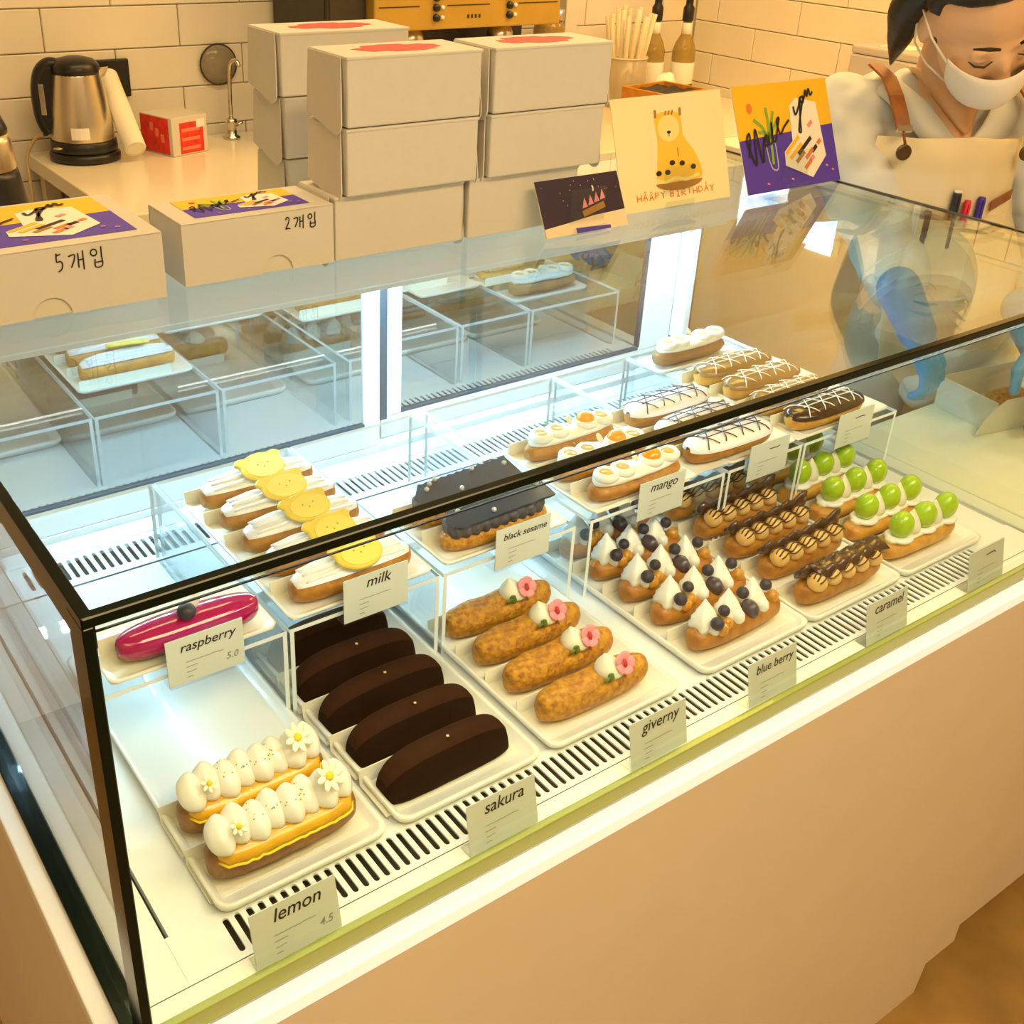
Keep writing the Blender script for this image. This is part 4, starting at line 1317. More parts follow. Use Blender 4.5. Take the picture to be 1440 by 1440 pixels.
def bear_art(mb, w, h, fn):
    flat(mb, [(0, 0), (w, 0), (w, h), (0, h)], 0, fn, 0.0002)
    c = 0.50 * w
    body = smooth_path([(c - 0.17 * w, 0.26 * h), (c - 0.15 * w, 0.42 * h), (c - 0.13 * w, 0.60 * h), (c - 0.14 * w, 0.78 * h), (c - 0.10 * w, 0.84 * h), (c + 0.05 * w, 0.84 * h), (c + 0.10 * w, 0.78 * h), (c + 0.11 * w, 0.62 * h), (c + 0.20 * w, 0.46 * h), (c + 0.25 * w, 0.30 * h), (c + 0.22 * w, 0.22 * h), (c, 0.19 * h)], 4)
    flat(mb, [p for p in reversed(body)], 1, fn, 0.0004)
    flat(mb, disc(c - 0.02 * w, 0.70 * h, 0.10 * w, 0.12 * h, 18), 2, fn, 0.0006)
    flat(mb, disc(c + 0.03 * w, 0.215 * h, 0.215 * w, 0.075 * h, 20, math.pi, 2 * math.pi), 3, fn, 0.0007)
    ribbon(mb, smooth_path([(c - 0.17 * w, 0.25 * h), (c - 0.10 * w, 0.225 * h), (c, 0.25 * h), (c + 0.1 * w, 0.225 * h), (c + 0.22 * w, 0.26 * h)]), 0.03 * h, 2, fn, 0.0008)
    for dx in (-0.13, 0.095):
        ribbon(mb, [(c + dx * w, 0.80 * h), (c + (dx + 0.005) * w, 0.87 * h)], 0.020 * w, 3, fn, 0.0008)
    for dx in (-0.03, 0.0, 0.03):
        ribbon(mb, [(c + dx * w - 0.01 * w, 0.815 * h), (c + dx * w, 0.855 * h)], 0.012 * w, 3, fn, 0.0008)
    flat(mb, disc(c - 0.022 * w, 0.665 * h, 0.018 * w, 0.014 * h, 10), 5, fn, 0.0009)
    ribbon(mb, [(c - 0.022 * w, 0.655 * h), (c - 0.022 * w, 0.63 * h)], 0.006 * w, 5, fn, 0.0009)
    for dx, dz in ((-0.15, 0.31), (-0.07, 0.31), (-0.02, 0.39), (0.07, 0.375), (0.17, 0.33)):
        flat(mb, disc(c + dx * w, dz * h, 0.026 * w, 0.024 * h, 10), 5, fn, 0.0009)
    ribbon(mb, [(c + 0.04 * w, 0.52 * h), (c + 0.045 * w, 0.44 * h)], 0.006 * w, 3, fn, 0.0009)
    # hand lettered greeting
    GL = {'H': [[(0, 0), (0, 1)], [(1, 0), (1, 1)], [(0, .5), (1, .5)]], 'A': [[(0, 0), (.5, 1), (1, 0)], [(.2, .4), (.8, .4)]], 'P': [[(0, 0), (0, 1), (.9, .85), (.8, .5), (0, .45)]],
          'Y': [[(0, 1), (.5, .5), (1, 1)], [(.5, .5), (.5, 0)]], 'B': [[(0, 0), (0, 1), (.8, .85), (.6, .55), (0, .5), (.9, .4), (.8, .05), (0, 0)]], 'I': [[(.5, 0), (.5, 1)], [(.1, 1), (.9, 1)], [(.1, 0), (.9, 0)]],
          'R': [[(0, 0), (0, 1), (.9, .85), (.8, .55), (0, .5), (1, 0)]], 'T': [[(.5, 0), (.5, 1)], [(0, 1), (1, 1)]], 'D': [[(0, 0), (0, 1), (.8, .8), (.9, .3), (0, 0)]], 'r': [[(.35, 1.2), (.65, 1.2)]]}
    x = 0.135 * w
    for i, ch in enumerate('HAAPY BIRTHDAY'):
        if ch == ' ':
            x += 0.030 * w
            continue
        ww, hh = 0.036 * w, 0.060 * h
        y = 0.085 * h + 0.005 * h * math.sin(i * 2.3)
        for st in GL[ch]:
            ribbon(mb, [(x + p[0] * ww, y + p[1] * hh) for p in st], 0.0013, 6, fn, 0.0009)
        if ch == 'A':
            flat(mb, disc(x + 0.5 * ww, y + 1.25 * hh, 0.0011, None, 8), 6, fn, 0.0009)
        x += 0.0535 * w


lean_card('birthday_card', 0.828, 1.020, 0.466, 0.130, 0.044, 'pale yellow birthday card with a seated bear drawing', 'cream_card', bear_art,
          ['cream_card', 'bear_ink', 'bear_light', 'brown_ink', 'bear_ink', 'ink', 'orange_ink'])
lean_card('thank_you_card', 1.044, 1.236, 0.456, 0.130, 0.058, 'yellow and purple card with black script lettering', 'white_ink', lambda mb, w, h, fn: made_art(mb, w, h, fn), ART)

# ================================================================== BACK AREA
bc = tag(empty('back_counter', (0.615, 1.70, 0.0)), 'cream worktop counter along the back wall', 'counter')
obj('worktop', MB().rbox(0.0, X1 - 0.615 - 0.012, 0.0, Y1 - 1.70 - 0.014, 0.862, 0.90, 0.003), 'counter', bc)
obj('cabinet', MB().box(0.35, X1 - 0.615 - 0.014, 0.03, Y1 - 1.70 - 0.02, 0.0, 0.8615), 'panel', bc)
for ly in (0.03, 0.58):
    obj('leg', MB().box(0.02, 0.055, ly, ly + 0.035, 0.0, 0.8615), 'counter_edge', bc)
sc_ = tag(empty('side_counter', (-0.4, 1.35, 0.0)), 'low worktop hidden behind the large pastry box', 'counter')
obj('worktop', MB().rbox(0.0, 0.93, 0.0, 0.45, 0.842, 0.88, 0.003), 'counter', sc_)
obj('cabinet', MB().box(0.03, 0.90, 0.03, 0.42, 0.0, 0.8415), 'panel', sc_)
tag(obj('storage_bin', MB().rbox(0.70, 0.90, 1.85, 2.15, 0.0, 0.62, 0.01).rbox(0.69, 0.91, 1.84, 2.16, 0.62, 0.66, 0.006), 'charcoal'), 'dark storage bin under the left end of the back counter', 'bin')
sh = tag(obj('wire_shelf', MB().box(0.66, 0.955, 1.80, 2.30, 0.775, 0.782).tube([(0.66, 1.80, 0.785), (0.66, 2.30, 0.785)], 0.004).tube([(0.66, 1.80, 0.785), (0.955, 1.80, 0.785)], 0.004), 'steel'),
         'thin metal shelf under the left end of the back counter', 'shelf')

# kettle
kt = tag(empty('electric_kettle', (0.722, 2.215, 0.9005), (0, 0, -0.35)), 'steel electric kettle with a black handle on the back counter', 'kettle')
obj('power_base', MB().lathe([(0.076, 0.0), (0.082, 0.004), (0.082, 0.016), (0.076, 0.022)], 36), 'black_plastic', kt)
obj('band', MB().lathe([(0.074, 0.022), (0.077, 0.026), (0.076, 0.046), (0.0735, 0.048)], 36), 'black_plastic', kt)
obj('steel_body', MB().lathe([(0.0725, 0.048), (0.0735, 0.052), (0.069, 0.10), (0.062, 0.15), (0.055, 0.195), (0.053, 0.205), (0.045, 0.207)], 40), 'kettle_steel', kt)
obj('lid', MB().lathe([(0.0545, 0.196), (0.0555, 0.205), (0.053, 0.217), (0.042, 0.228), (0.018, 0.234), (0.002, 0.235)], 32), 'black_plastic', kt)
hp = smooth_path([(-0.036, 0, 0.214), (-0.058, 0, 0.218), (-0.080, 0, 0.200), (-0.091, 0, 0.160), (-0.091, 0, 0.110), (-0.085, 0, 0.080), (-0.074, 0, 0.062)], 5)
rg = []
for i, p in enumerate(hp):
    d = Vector(hp[min(i + 1, len(hp) - 1)]) - Vector(hp[max(i - 1, 0)])
    d.normalize()
    nx = Vector((d.z, 0, -d.x))
    rg.append([Vector(p) + nx * (0.014 * math.cos(a)) + Vector((0, 1, 0)) * (0.019 * math.sin(a)) for a in [2 * math.pi * k / 12 for k in range(12)]])
hnd = obj('handle', MB().loft(rg, 0, True, True), 'black_plastic', kt)
obj('inner_grip', MB().rbox(-0.088, -0.050, -0.017, 0.017, 0.070, 0.215, 0.006), 'black_plastic', kt)
obj('water_gauge', MB().rbox(-0.086, -0.074, -0.0195, -0.016, 0.105, 0.175, 0.0012), 'steel', kt)
obj('spout', MB().loft([[(0.048, -0.020, 0.185), (0.064, 0.0, 0.190), (0.048, 0.020, 0.185)], [(0.047, -0.022, 0.205), (0.074, 0.0, 0.211), (0.047, 0.022, 0.205)]], 0, False, True), 'kettle_steel', kt)
obj('rating_label', MB().add([(0.0745 * math.cos(a), 0.0745 * math.sin(a), z) for z in (0.058, 0.085) for a in [math.radians(-108 + 8 * k) for k in range(5)]],
    [(k, k + 1, k + 6, k + 5) for k in range(4)]).add([(0.0738 * math.cos(a), 0.0738 * math.sin(a), z) for z in (0.058, 0.085) for a in [math.radians(-108 + 8 * k) for k in range(5)]], [(k, k + 5, k + 6, k + 1) for k in range(4)]), 'white_ink', kt)
obj('switch', MB().ell((-0.055, -0.054, 0.036), (0.013, 0.009, 0.004), 12, 8), 'steel', kt)
tag(obj('power_cord', MB().tube(smooth_path([(0.640, 2.25, 0.955), (0.625, 2.27, 0.945), (0.602, 2.28, 0.90), (0.596, 2.26, 0.82), (0.590, 2.24, 0.72), (0.585, 2.22, 0.5)], 5), 0.0042, 8), 'cord'),
    'beige power cord hanging over the counter end by the kettle', 'cord')
ws = tag(empty('wall_socket', (0.845, Y1 - 0.0105, 1.06)), 'black wall socket plate behind the kettle', 'socket')
obj('plate', MB().rbox(-0.045, 0.045, -0.014, 0.0, -0.045, 0.045, 0.003), 'black_plastic', ws)
obj('socket_face', MB().lathe([(0.001, 0.014), (0.020, 0.0145), (0.020, 0.0165), (0.017, 0.0160), (0.001, 0.0155)], 20, (0, 0, 0), 0, Matrix.Rotation(math.radians(90), 3, 'X')), 'charcoal', ws)
# paper roll leaning on the wall
pr = tag(empty('paper_roll', (0.812, 2.112, 0.9045)), 'cream paper roll leaning beside the kettle', 'paper roll')
ax = (Vector((0.806, 2.300, 1.050)) - Vector((0.797, 2.118, 0.9045)))
Rq = ax.to_track_quat('Z', 'Y').to_matrix()
Ln = ax.length
obj('outer_wrap', MB().lathe([(0.020, 0.010), (0.0245, 0.010), (0.0255, 0.012), (0.0255, Ln), (0.0245, Ln + 0.002), (0.019, Ln + 0.002), (0.019, Ln - 0.01), (0.001, Ln - 0.01), (0.001, 0.05), (0.019, 0.048)], 26, (0, 0, 0.022), 0, Rq), 'paper', pr)
obj('core_rim', MB().lathe([(0.0165, 0.012), (0.0205, 0.0095), (0.0205, 0.015), (0.0165, 0.03)], 24, (0, 0, 0.022), 0, Rq), 'carton_in', pr)
# red and white carton
rc = tag(empty('red_carton', (0.945, 2.205, 0.9005), (0, 0, 0.30)), 'red and white printed carton beside the paper roll', 'carton')
obj('carton_body', MB().rbox(-0.055, 0.055, -0.060, 0.060, 0.0, 0.092, 0.0015), 'carton', rc)
pa = MB()
pa.box(-0.0558, -0.0554, -0.048, 0.058, 0.003, 0.089, 0)
pa.box(-0.032, 0.042, -0.0606, -0.0602, 0.004, 0.078, 0)
for k in range(3):
    pa.box(-0.0561, -0.0559, -0.030 + 0.02 * k, -0.018 + 0.02 * k, 0.03 + 0.012 * k, 0.05 + 0.012 * k, 1)
    pa.box(-0.026, 0.030, -0.0609, -0.0607, 0.012 + 0.022 * k, 0.020 + 0.022 * k, 1)
pa.box(0.020, 0.046, -0.0613, -0.0610, 0.062, 0.082, 2)
obj('printed_panels', pa, ['red', 'red_light', 'white_ink'], rc)
# tap and strainer
tp = tag(empty('water_tap', (1.128, 2.268, 0.9005)), 'slim chrome tap on the back counter', 'tap')
obj('tap_base', MB().lathe([(0.022, 0.0), (0.022, 0.006), (0.014, 0.010), (0.012, 0.035), (0.016, 0.038), (0.015, 0.050), (0.006, 0.054)], 20), 'steel', tp)
obj('pipe', MB().tube(smooth_path([(0, 0, 0.05), (0.001, 0, 0.12), (0.004, -0.004, 0.185), (0.012, -0.022, 0.198), (0.016, -0.032, 0.185)], 4), 0.0055, 10), 'steel', tp)
obj('lever', MB().tube([(0.01, -0.005, 0.034), (0.028, -0.012, 0.042)], 0.004, 8), 'steel', tp)
st = tag(empty('round_strainer', (1.130, 2.330, 1.078)), 'round mesh strainer hanging on the wall behind the tap', 'strainer')
obj('rim', MB().tube([(0.050 * math.cos(a), 0.0, 0.050 * math.sin(a)) for a in [2 * math.pi * k / 36 for k in range(37)]], 0.0022, 6), 'charcoal', st)
obj('mesh_disc', MB().lathe([(0.001, -0.0008), (0.049, -0.0006), (0.049, 0.0006), (0.001, 0.0008)], 32, (0, 0, 0), 0, Matrix.Rotation(math.radians(90), 3, 'X')), 'mesh_grey', st)
# coffee grinder at far left
gr = tag(empty('coffee_pitcher', (0.338, 1.55, 0.8805)), 'black and steel pitcher at the far left edge', 'pitcher')
obj('black_base', MB().lathe([(0.078, 0.0), (0.079, 0.01), (0.056, 0.165), (0.054, 0.175)], 28), 'black_plastic', gr)
obj('steel_collar', MB().lathe([(0.050, 0.175), (0.052, 0.180), (0.050, 0.225), (0.046, 0.238)], 28), 'kettle_steel', gr)
obj('cap', MB().lathe([(0.045, 0.238), (0.046, 0.246), (0.036, 0.272), (0.002, 0.276)], 28), 'black_plastic', gr)

# dark grinders and espresso machine
g = tag(empty('dark_machine', (1.342, 2.17, 0.9005)), 'dark panelled machine left of the gold espresso machine', 'machine')
obj('housing', MB().rbox(-0.055, 0.054, -0.14, 0.15, 0.0, 0.62, 0.004), 'charcoal', g)
obj('front_panel', MB().rbox(-0.048, 0.048, -0.1425, -0.1403, 0.02, 0.60, 0.001), 'charcoal', g)
obj('side_panel', MB().rbox(-0.0573, -0.0552, -0.13, 0.14, 0.02, 0.60, 0.001), 'charcoal', g)
em = tag(empty('espresso_machine', (1.70, 2.15, 0.9005)), 'gold fronted espresso machine on the back counter', 'espresso machine')
obj('drip_base', MB().rbox(-0.29, 0.29, -0.17, 0.17, 0.02, 0.09, 0.006), 'charcoal', em)
obj('rear_body', MB().rbox(-0.29, 0.29, 0.0, 0.17, 0.09, 0.50, 0.006), 'charcoal', em)
fp = obj('front_panel', MB().rbox(-0.298, 0.298, -0.152, 0.02, 0.284, 0.50, 0.004), 'machine', em)
gv = MB()
for xa, xb in ((-0.285, -0.165), (-0.08, 0.055), (0.15, 0.285)):
    gv.box(xa, xb, -0.1532, -0.1518, 0.340, 0.3425)
gv.box(-0.298, 0.298, -0.1532, -0.1518, 0.385, 0.387)
obj('groove', gv, 'charcoal', fp)
for xk in (-0.115, 0.120):
    for zk in (0.313, 0.337, 0.361, 0.395):
        kb = obj('control_knob', MB().lathe([(0.001, 0.0), (0.0095, 0.0), (0.0090, 0.008), (0.001, 0.009)], 14, (xk, -0.152, zk), 0, Matrix.Rotation(math.radians(90), 3, 'X')), 'black_plastic', em)
        obj('indicator', MB().lathe([(0.001, 0.0), (0.0055, 0.0), (0.0050, 0.004), (0.001, 0.005)], 12, (xk + 0.020, -0.152, zk), 0, Matrix.Rotation(math.radians(90), 3, 'X')), 'white_ink', kb)
lg = MB()
for k in range(4):
    lg.box(-0.016 + 0.012 * k, -0.010 + 0.012 * k, -0.1528, -0.1518, 0.309, 0.318)
obj('maker_mark', lg, 'charcoal', em)
for xk in (-0.15, 0.14):
    obj('group_head', MB().lathe([(0.030, 0.20), (0.036, 0.21), (0.036, 0.262), (0.026, 0.284)], 20, (xk, -0.09, 0)), 'steel', em)
for sx in (-0.25, 0.25):
    for sy in (-0.13, 0.13):
        obj('foot', MB().lathe([(0.014, 0.0), (0.016, 0.004), (0.012, 0.02)], 12, (sx, sy, 0)), 'black_plastic', em)
# jar and white post
jr = tag(empty('storage_jar', (2.105, 2.17, 0.9005)), 'brown jar with a metal clip lid beside the espresso machine', 'jar')
obj('jar_body', MB().lathe([(0.040, 0.0), (0.046, 0.01), (0.046, 0.25), (0.038, 0.27)], 24), 'bottle_glass', jr)
obj('contents', MB().lathe([(0.036, 0.006), (0.041, 0.012), (0.041, 0.20), (0.002, 0.205)], 20), 'charcoal', jr)
obj('clip_lid', MB().lathe([(0.040, 0.27), (0.043, 0.275), (0.043, 0.300), (0.020, 0.305)], 24), 'steel', jr)
tag(obj('white_post', MB().rbox(2.175, 2.222, 2.18, 2.225, 0.9005, 1.62, 0.003), 'carton'), 'narrow white post standing between jar and straws', 'post')
# straws in a cup
sw = tag(empty('straw_cup', (2.435, 2.18, 0.9005)), 'milky plastic cup on the back counter holding straws', 'cup')
obj('cup_wall', MB().lathe([(0.050, 0.0), (0.054, 0.004), (0.068, 0.150), (0.066, 0.150), (0.052, 0.008), (0.002, 0.006)], 28), 'clear_cup', sw)
obj('cup_rim', MB().lathe([(0.067, 0.148), (0.070, 0.150), (0.069, 0.154), (0.066, 0.153)], 28), 'straw', sw)
rnd = random.Random(12)
for k in range(16):
    a = 6.283 * k / 16 + rnd.uniform(-0.1, 0.1)
    r0, r1 = rnd.uniform(0.020, 0.034), rnd.uniform(0.058, 0.080)
    o = obj('drinking_straw', MB().tube([(r0 * math.cos(a), r0 * math.sin(a), 0.010), (r1 * math.cos(a), r1 * math.sin(a), rnd.uniform(0.26, 0.30))], 0.0078, 8), 'straw', None, (2.435, 2.18, 0.9005))
    tag(o, 'pale wrapped straw standing in the milky cup', 'straw', 'straws in the cup')
bg = tag(obj('paper_bundle', MB().ell((2.515, 2.090, 0.960), (0.042, 0.036, 0.057), 18, 12, 0, Euler((0.2, 0.5, 0.1)), lambda d: 1 + 0.10 * noise.noise(d * 2.2)), 'parch'), 'crumpled cream paper bundle behind the wooden crate', 'paper')
# syrup bottles
for bx, by, nm in ((2.605, 2.235, 'left syrup bottle with a black pump in the corner'), (2.700, 2.19, 'right syrup bottle with a black pump against the wall corner')):
    b = tag(empty('syrup_bottle', (bx, by, 0.9005)), nm, 'bottle', 'syrup bottles')
    obj('bottle_glass', MB().lathe([(0.036, 0.0), (0.038, 0.006), (0.038, 0.155), (0.030, 0.180), (0.016, 0.205), (0.014, 0.245)], 22), 'bottle_glass', b)
    obj('bottle_label', MB().lathe([(0.0382, 0.055), (0.0386, 0.056), (0.0386, 0.120), (0.0382, 0.121)], 22), 'white_ink', b)
    obj('dark_band', MB().lathe([(0.0383, 0.020), (0.0388, 0.021), (0.0388, 0.053), (0.0383, 0.054)], 22), 'black_plastic', b)
    obj('neck_label', MB().lathe([(0.0150, 0.206), (0.0172, 0.207), (0.0155, 0.240), (0.0145, 0.241)], 18), 'white_ink', b)
    pm = obj('pump', MB().lathe([(0.016, 0.245), (0.018, 0.248), (0.018, 0.285), (0.012, 0.295), (0.012, 0.330), (0.020, 0.334), (0.018, 0.346)], 18), 'black_plastic', b)
    obj('nozzle', MB().tube([(0.0, 0.0, 0.338), (-0.045, -0.020, 0.336), (-0.052, -0.024, 0.326)], 0.006, 8), 'black_plastic', pm)
# wooden crate
cr = tag(empty('wooden_crate', (2.385, 1.945, 0.9005), (0, 0, 0.12)), 'orange wooden crate with dark contents behind the birthday card', 'crate')
for nm_, b in (('side_board', MB().rbox(-0.10, 0.10, -0.085, -0.075, 0, 0.098, 0.001)), ('side_board', MB().rbox(-0.10, 0.10, 0.075, 0.085, 0, 0.098, 0.001)),
               ('end_board', MB().rbox(-0.10, -0.090, -0.0745, 0.0745, 0, 0.098, 0.001)), ('end_board', MB().rbox(0.090, 0.10, -0.0745, 0.0745, 0, 0.098, 0.001)), ('crate_floor', MB().box(-0.0895, 0.0895, -0.0745, 0.0745, 0.0, 0.006))):
    obj(nm_, b, 'wood', cr)
lnr = MB()
lnr.add([(x, y, 0.088 + 0.012 * noise.noise(Vector((x * 30, y * 30, 0)))) for y in [-0.074 + 0.0148 * j for j in range(11)] for x in [-0.0885 + 0.0177 * i for i in range(11)]],
        [(j * 11 + i, j * 11 + i + 1, j * 11 + i + 12, j * 11 + i + 11) for j in range(10) for i in range(10)], 0, True)
obj('dark_lining', lnr, 'charcoal', cr)
# grey device by the right wall
rw = tag(empty('wall_counter', (2.32, 0.75, 0.0)), 'narrow cream counter along the right wall behind the worker', 'counter')
obj('worktop', MB().rbox(0.0, X1 - 2.32 - 0.014, 0.0, 0.94, 0.862, 0.90, 0.003), 'counter_right', rw)
obj('cabinet', MB().box(0.02, X1 - 2.32 - 0.016, 0.01, 0.93, 0.0, 0.8615), 'panel', rw)
gd = tag(empty('grey_device', (2.80, 1.43, 0.9005)), 'grey box shaped machine on the wall counter behind the worker', 'machine')
obj('housing', MB().rbox(-0.085, 0.085, -0.13, 0.13, 0.0, 0.232, 0.006), 'grey_box', gd)
obj('top_cover', MB().rbox(-0.085, 0.085, -0.13, 0.13, 0.2325, 0.256, 0.006), 'grey_box', gd)
obj('paper_slip', MB().box(-0.05, 0.03, -0.04, 0.06, 0.2562, 0.260), 'white_ink', gd)
obj('side_panel', MB().rbox(-0.0875, -0.0852, -0.11, 0.11, 0.03, 0.12, 0.001), 'carton', gd)

# lit screen on the right wall, above the picture; its glow shows in the glass top
m, nt, N, Lk = new_mat('lit_screen')
N.remove(N['Principled BSDF'])
e = N.new('ShaderNodeEmission')
e.inputs[1].default_value = 9.0
tc = N.new('ShaderNodeTexCoord')
ns = N.new('ShaderNodeTexNoise')
ns.inputs['Scale'].default_value = 7.0
cr_ = N.new('ShaderNodeValToRGB')
cr_.color_ramp.elements[0].position = 0.36
cr_.color_ramp.elements[0].color = (0.25, 0.52, 0.85, 1)
cr_.color_ramp.elements[1].position = 0.56
cr_.color_ramp.elements[1].color = (1, 1, 1, 1)
Lk.new(tc.outputs['Object'], ns.inputs['Vector'])
Lk.new(ns.outputs['Fac'], cr_.inputs['Fac'])
Lk.new(cr_.outputs['Color'], e.inputs[0])
Lk.new(e.outputs[0], N['Material Output'].inputs[0])
M['screen'] = m
ms = tag(empty('menu_screen', (X1 - 0.012, 1.80, 1.745)), 'lit menu screen on the right wall above the picture', 'screen')
obj('screen_frame', MB().rbox(-0.022, 0.0, -0.215, 0.215, -0.115, 0.115, 0.008), 'alu', ms)
obj('screen_panel', MB().box(-0.0235, -0.0222, -0.20, 0.20, -0.10, 0.10), 'screen', ms)

# ================================================================== WORK COUNTER AND TAKE-AWAY BOX AT THE RIGHT
wc = tag(empty('work_counter', (1.272, -0.015, 0.0)), 'cream work counter joining the right end of the display case', 'counter')
obj('worktop', MB().rbox(0.0, 0.93, 0.0, 0.395, 0.765, 0.800, 0.003), 'counter_right', wc)
obj('cabinet', MB().box(0.004, 0.91, 0.012, 0.37, 0.062, 0.7645), 'panel', wc)
tb = tag(empty('takeaway_box', (1.585, 0.300, 0.8005), (0, 0, -0.16)), 'open white take-away box on the work counter in front of the worker', 'box')
w2, d2, h2 = 0.105, 0.058, 0.052
obj('box_floor', MB().box(-w2, w2, -d2, d2, 0.0, 0.0015), 'carton', tb)
obj('side_wall', MB().prism([(-w2 - 0.035, 0.0016), (w2, 0.0016), (w2, h2), (-w2 + 0.02, h2 + 0.003), (-w2 - 0.005, h2 - 0.008), (-w2 - 0.025, h2 - 0.028)], d2 - 0.0015, d2, 0, lambda p: Vector((p.x, -p.z, p.y))), 'carton', tb)
obj('side_wall', MB().box(-w2, w2, d2 - 0.0015, d2, 0.0016, h2), 'carton', tb)
obj('end_wall', MB().box(w2 - 0.0015, w2, -d2 + 0.0016, d2 - 0.0016, 0.0016, h2), 'carton', tb)
obj('end_wall', MB().box(-w2, -w2 + 0.0015, -d2 + 0.0016, d2 - 0.0016, 0.0016, h2), 'carton', tb)
fl = [(0.0, 0.0)] + [(0.075 * math.sin(a) * 1.0, 0.058 * (1 - math.cos(a)) * 1.0) for a in [0.2, 0.5, 0.8, 1.1, 1.35, 1.57]] + [(0.075, 0.116), (0.0, 0.116)]
obj('tuck_flap', MB().prism([(-d2, 0.0), (d2, 0.0), (d2 - 0.015, 0.045), (d2 - 0.045, 0.066), (-d2 + 0.03, 0.066), (-d2, 0.045)], 0.0, 0.0014, 0,
    lambda p: Vector((-w2 - 0.0006 - p.y * 0.80 - p.z, p.x, h2 + p.y * 0.40))), 'carton', tb)
pe = None
for o in list(C.objects):
    if o.name == 'sakura_eclair':
        pe = copy_tree(o)
pe.location = (1.600, 0.297, 0.8025)
pe.rotation_euler = (0, 0, -0.16)
tag(pe, 'pink flower eclair lying in the white take-away box', 'eclair')

# ================================================================== THE WORKER
PO = Vector((1.52, 0.51, 0.0))
th = math.radians(-27)
ct, sn = math.cos(th), math.sin(th)


def LW(x, y, z):            # torso frame (x her left, -y forward) -> relative to the person's origin
    return Vector((ct * x - sn * y, sn * x + ct * y, z))


HC = Vector((1.445, 0.429, 1.396)) - PO
HR = Matrix.Rotation(-0.309, 3, 'Z') @ Matrix.Rotation(0.655, 3, 'X') @ Matrix.Rotation(-0.416, 3, 'Y')


def HW(x, y, z):            # head frame
    return HC + HR @ (Vector((x, y, z)) * 0.97)


person = tag(empty('person', PO), 'worker in a white mask, off-white shirt and canvas apron packing a box', 'person')


def limb(mb, pts, rs, n=14, flat_=1.0):
    P = [Vector(p) for p in pts]
    mb.tube(P, rs, n)
    for p, r in zip(P, rs):
        mb.ell(p, (r, r, r), n, 8)
    return mb


def remesh(o, vox, smooth=6):
    r = o.modifiers.new('remesh', 'REMESH')
    r.mode = 'VOXEL'
    r.voxel_size = vox
    r.use_smooth_shade = True
    s = o.modifiers.new('smooth', 'SMOOTH')
    s.factor = 0.5
    s.iterations = smooth
    return o


SR, ER, WR = LW(-0.150, 0.015, 1.225), Vector((1.425, 0.472, 1.045)) - PO, Vector((1.332, 0.352, 0.985)) - PO
SL, EL, WL = LW(0.165, 0.015, 1.225), LW(0.250, -0.03, 1.005), LW(0.125, -0.215, 0.945)
# body: head, neck, chest, arms, legs in one skin
bd = MB()
bd.ell(HW(0, 0.012, 0.035), (0.073, 0.090, 0.088), 20, 14, 0, HR)
bd.ell(HW(0, -0.030, -0.020), (0.062, 0.062, 0.080), 18, 12, 0, HR)
bd.ell(HW(0, -0.045, -0.075), (0.042, 0.040, 0.036), 14, 10, 0, HR)
bd.ell(HW(0, -0.088, -0.012), (0.011, 0.016, 0.026), 10, 8, 0, HR)
bd.ell(HW(0, -0.100, -0.028), (0.014, 0.013, 0.011), 10, 8, 0, HR)
for sx in (-1, 1):
    bd.ell(HW(sx * 0.034, -0.070, -0.018), (0.022, 0.020, 0.020), 10, 8, 0, HR)
    bd.ell(HW(sx * 0.033, -0.078, 0.014), (0.015, 0.010, 0.009), 10, 8, 0, HR)
    bd.ell(HW(sx * 0.073, 0.014, -0.008), (0.008, 0.018, 0.030), 10, 8, 0, HR)
limb(bd, [HW(0, 0.030, -0.055), LW(0, -0.005, 1.270), LW(0, 0.015, 1.18)], [0.047, 0.050, 0.062])
limb(bd, [LW(0, -0.020, 1.245), LW(0, -0.066, 1.205)], [0.050, 0.030])
limb(bd, [LW(-0.06, 0.0, 1.245), LW(0.06, 0.0, 1.245)], [0.044, 0.044])
limb(bd, [LW(0, 0.02, 1.12), LW(0.12, 0.05, 0.90)], [0.080, 0.075])
limb(bd, [LW(-0.10, 0.02, 1.20), SR, ER, WR], [0.05, 0.047, 0.037, 0.025])
limb(bd, [LW(0.10, 0.02, 1.20), SL, EL, WL], [0.05, 0.047, 0.037, 0.025])
for sx in (-1, 1):
    limb(bd, [LW(0.13 + sx * 0.060, 0.10, 0.88), LW(0.13 + sx * 0.085, 0.16, 0.48), LW(0.13 + sx * 0.090, 0.20, 0.09)], [0.070, 0.055, 0.036])
body = remesh(obj('body', bd, 'skin', person), 0.0045, 4)

# shirt
s = MB()
for z, rx, ry, y in ((1.225, 0.140, 0.072, 0.012), (1.17, 0.150, 0.096, 0.008), (1.08, 0.138, 0.100, 0.010), (0.98, 0.126, 0.095, 0.030), (0.86, 0.130, 0.100, 0.045), (0.78, 0.125, 0.098, 0.050)):
    s.ell(LW(0.55 * max(0, 1.12 - z), y, z), (rx, ry, 0.085), 22, 12, 0, Matrix.Rotation(th, 3, 'Z'))
limb(s, [LW(-0.07, 0.01, 1.250), LW(-0.145, 0.015, 1.238)], [0.048, 0.056])
limb(s, [LW(0.07, 0.01, 1.250), LW(0.145, 0.015, 1.238)], [0.048, 0.056])
limb(s, [SR, SR.lerp(ER, 0.45), SR.lerp(ER, 0.85), ER, ER.lerp(WR, 0.55)], [0.060, 0.068, 0.062, 0.054, 0.040])
limb(s, [SL, SL.lerp(EL, 0.45), SL.lerp(EL, 0.85), EL, EL.lerp(WL, 0.55)], [0.060, 0.068, 0.062, 0.054, 0.040])
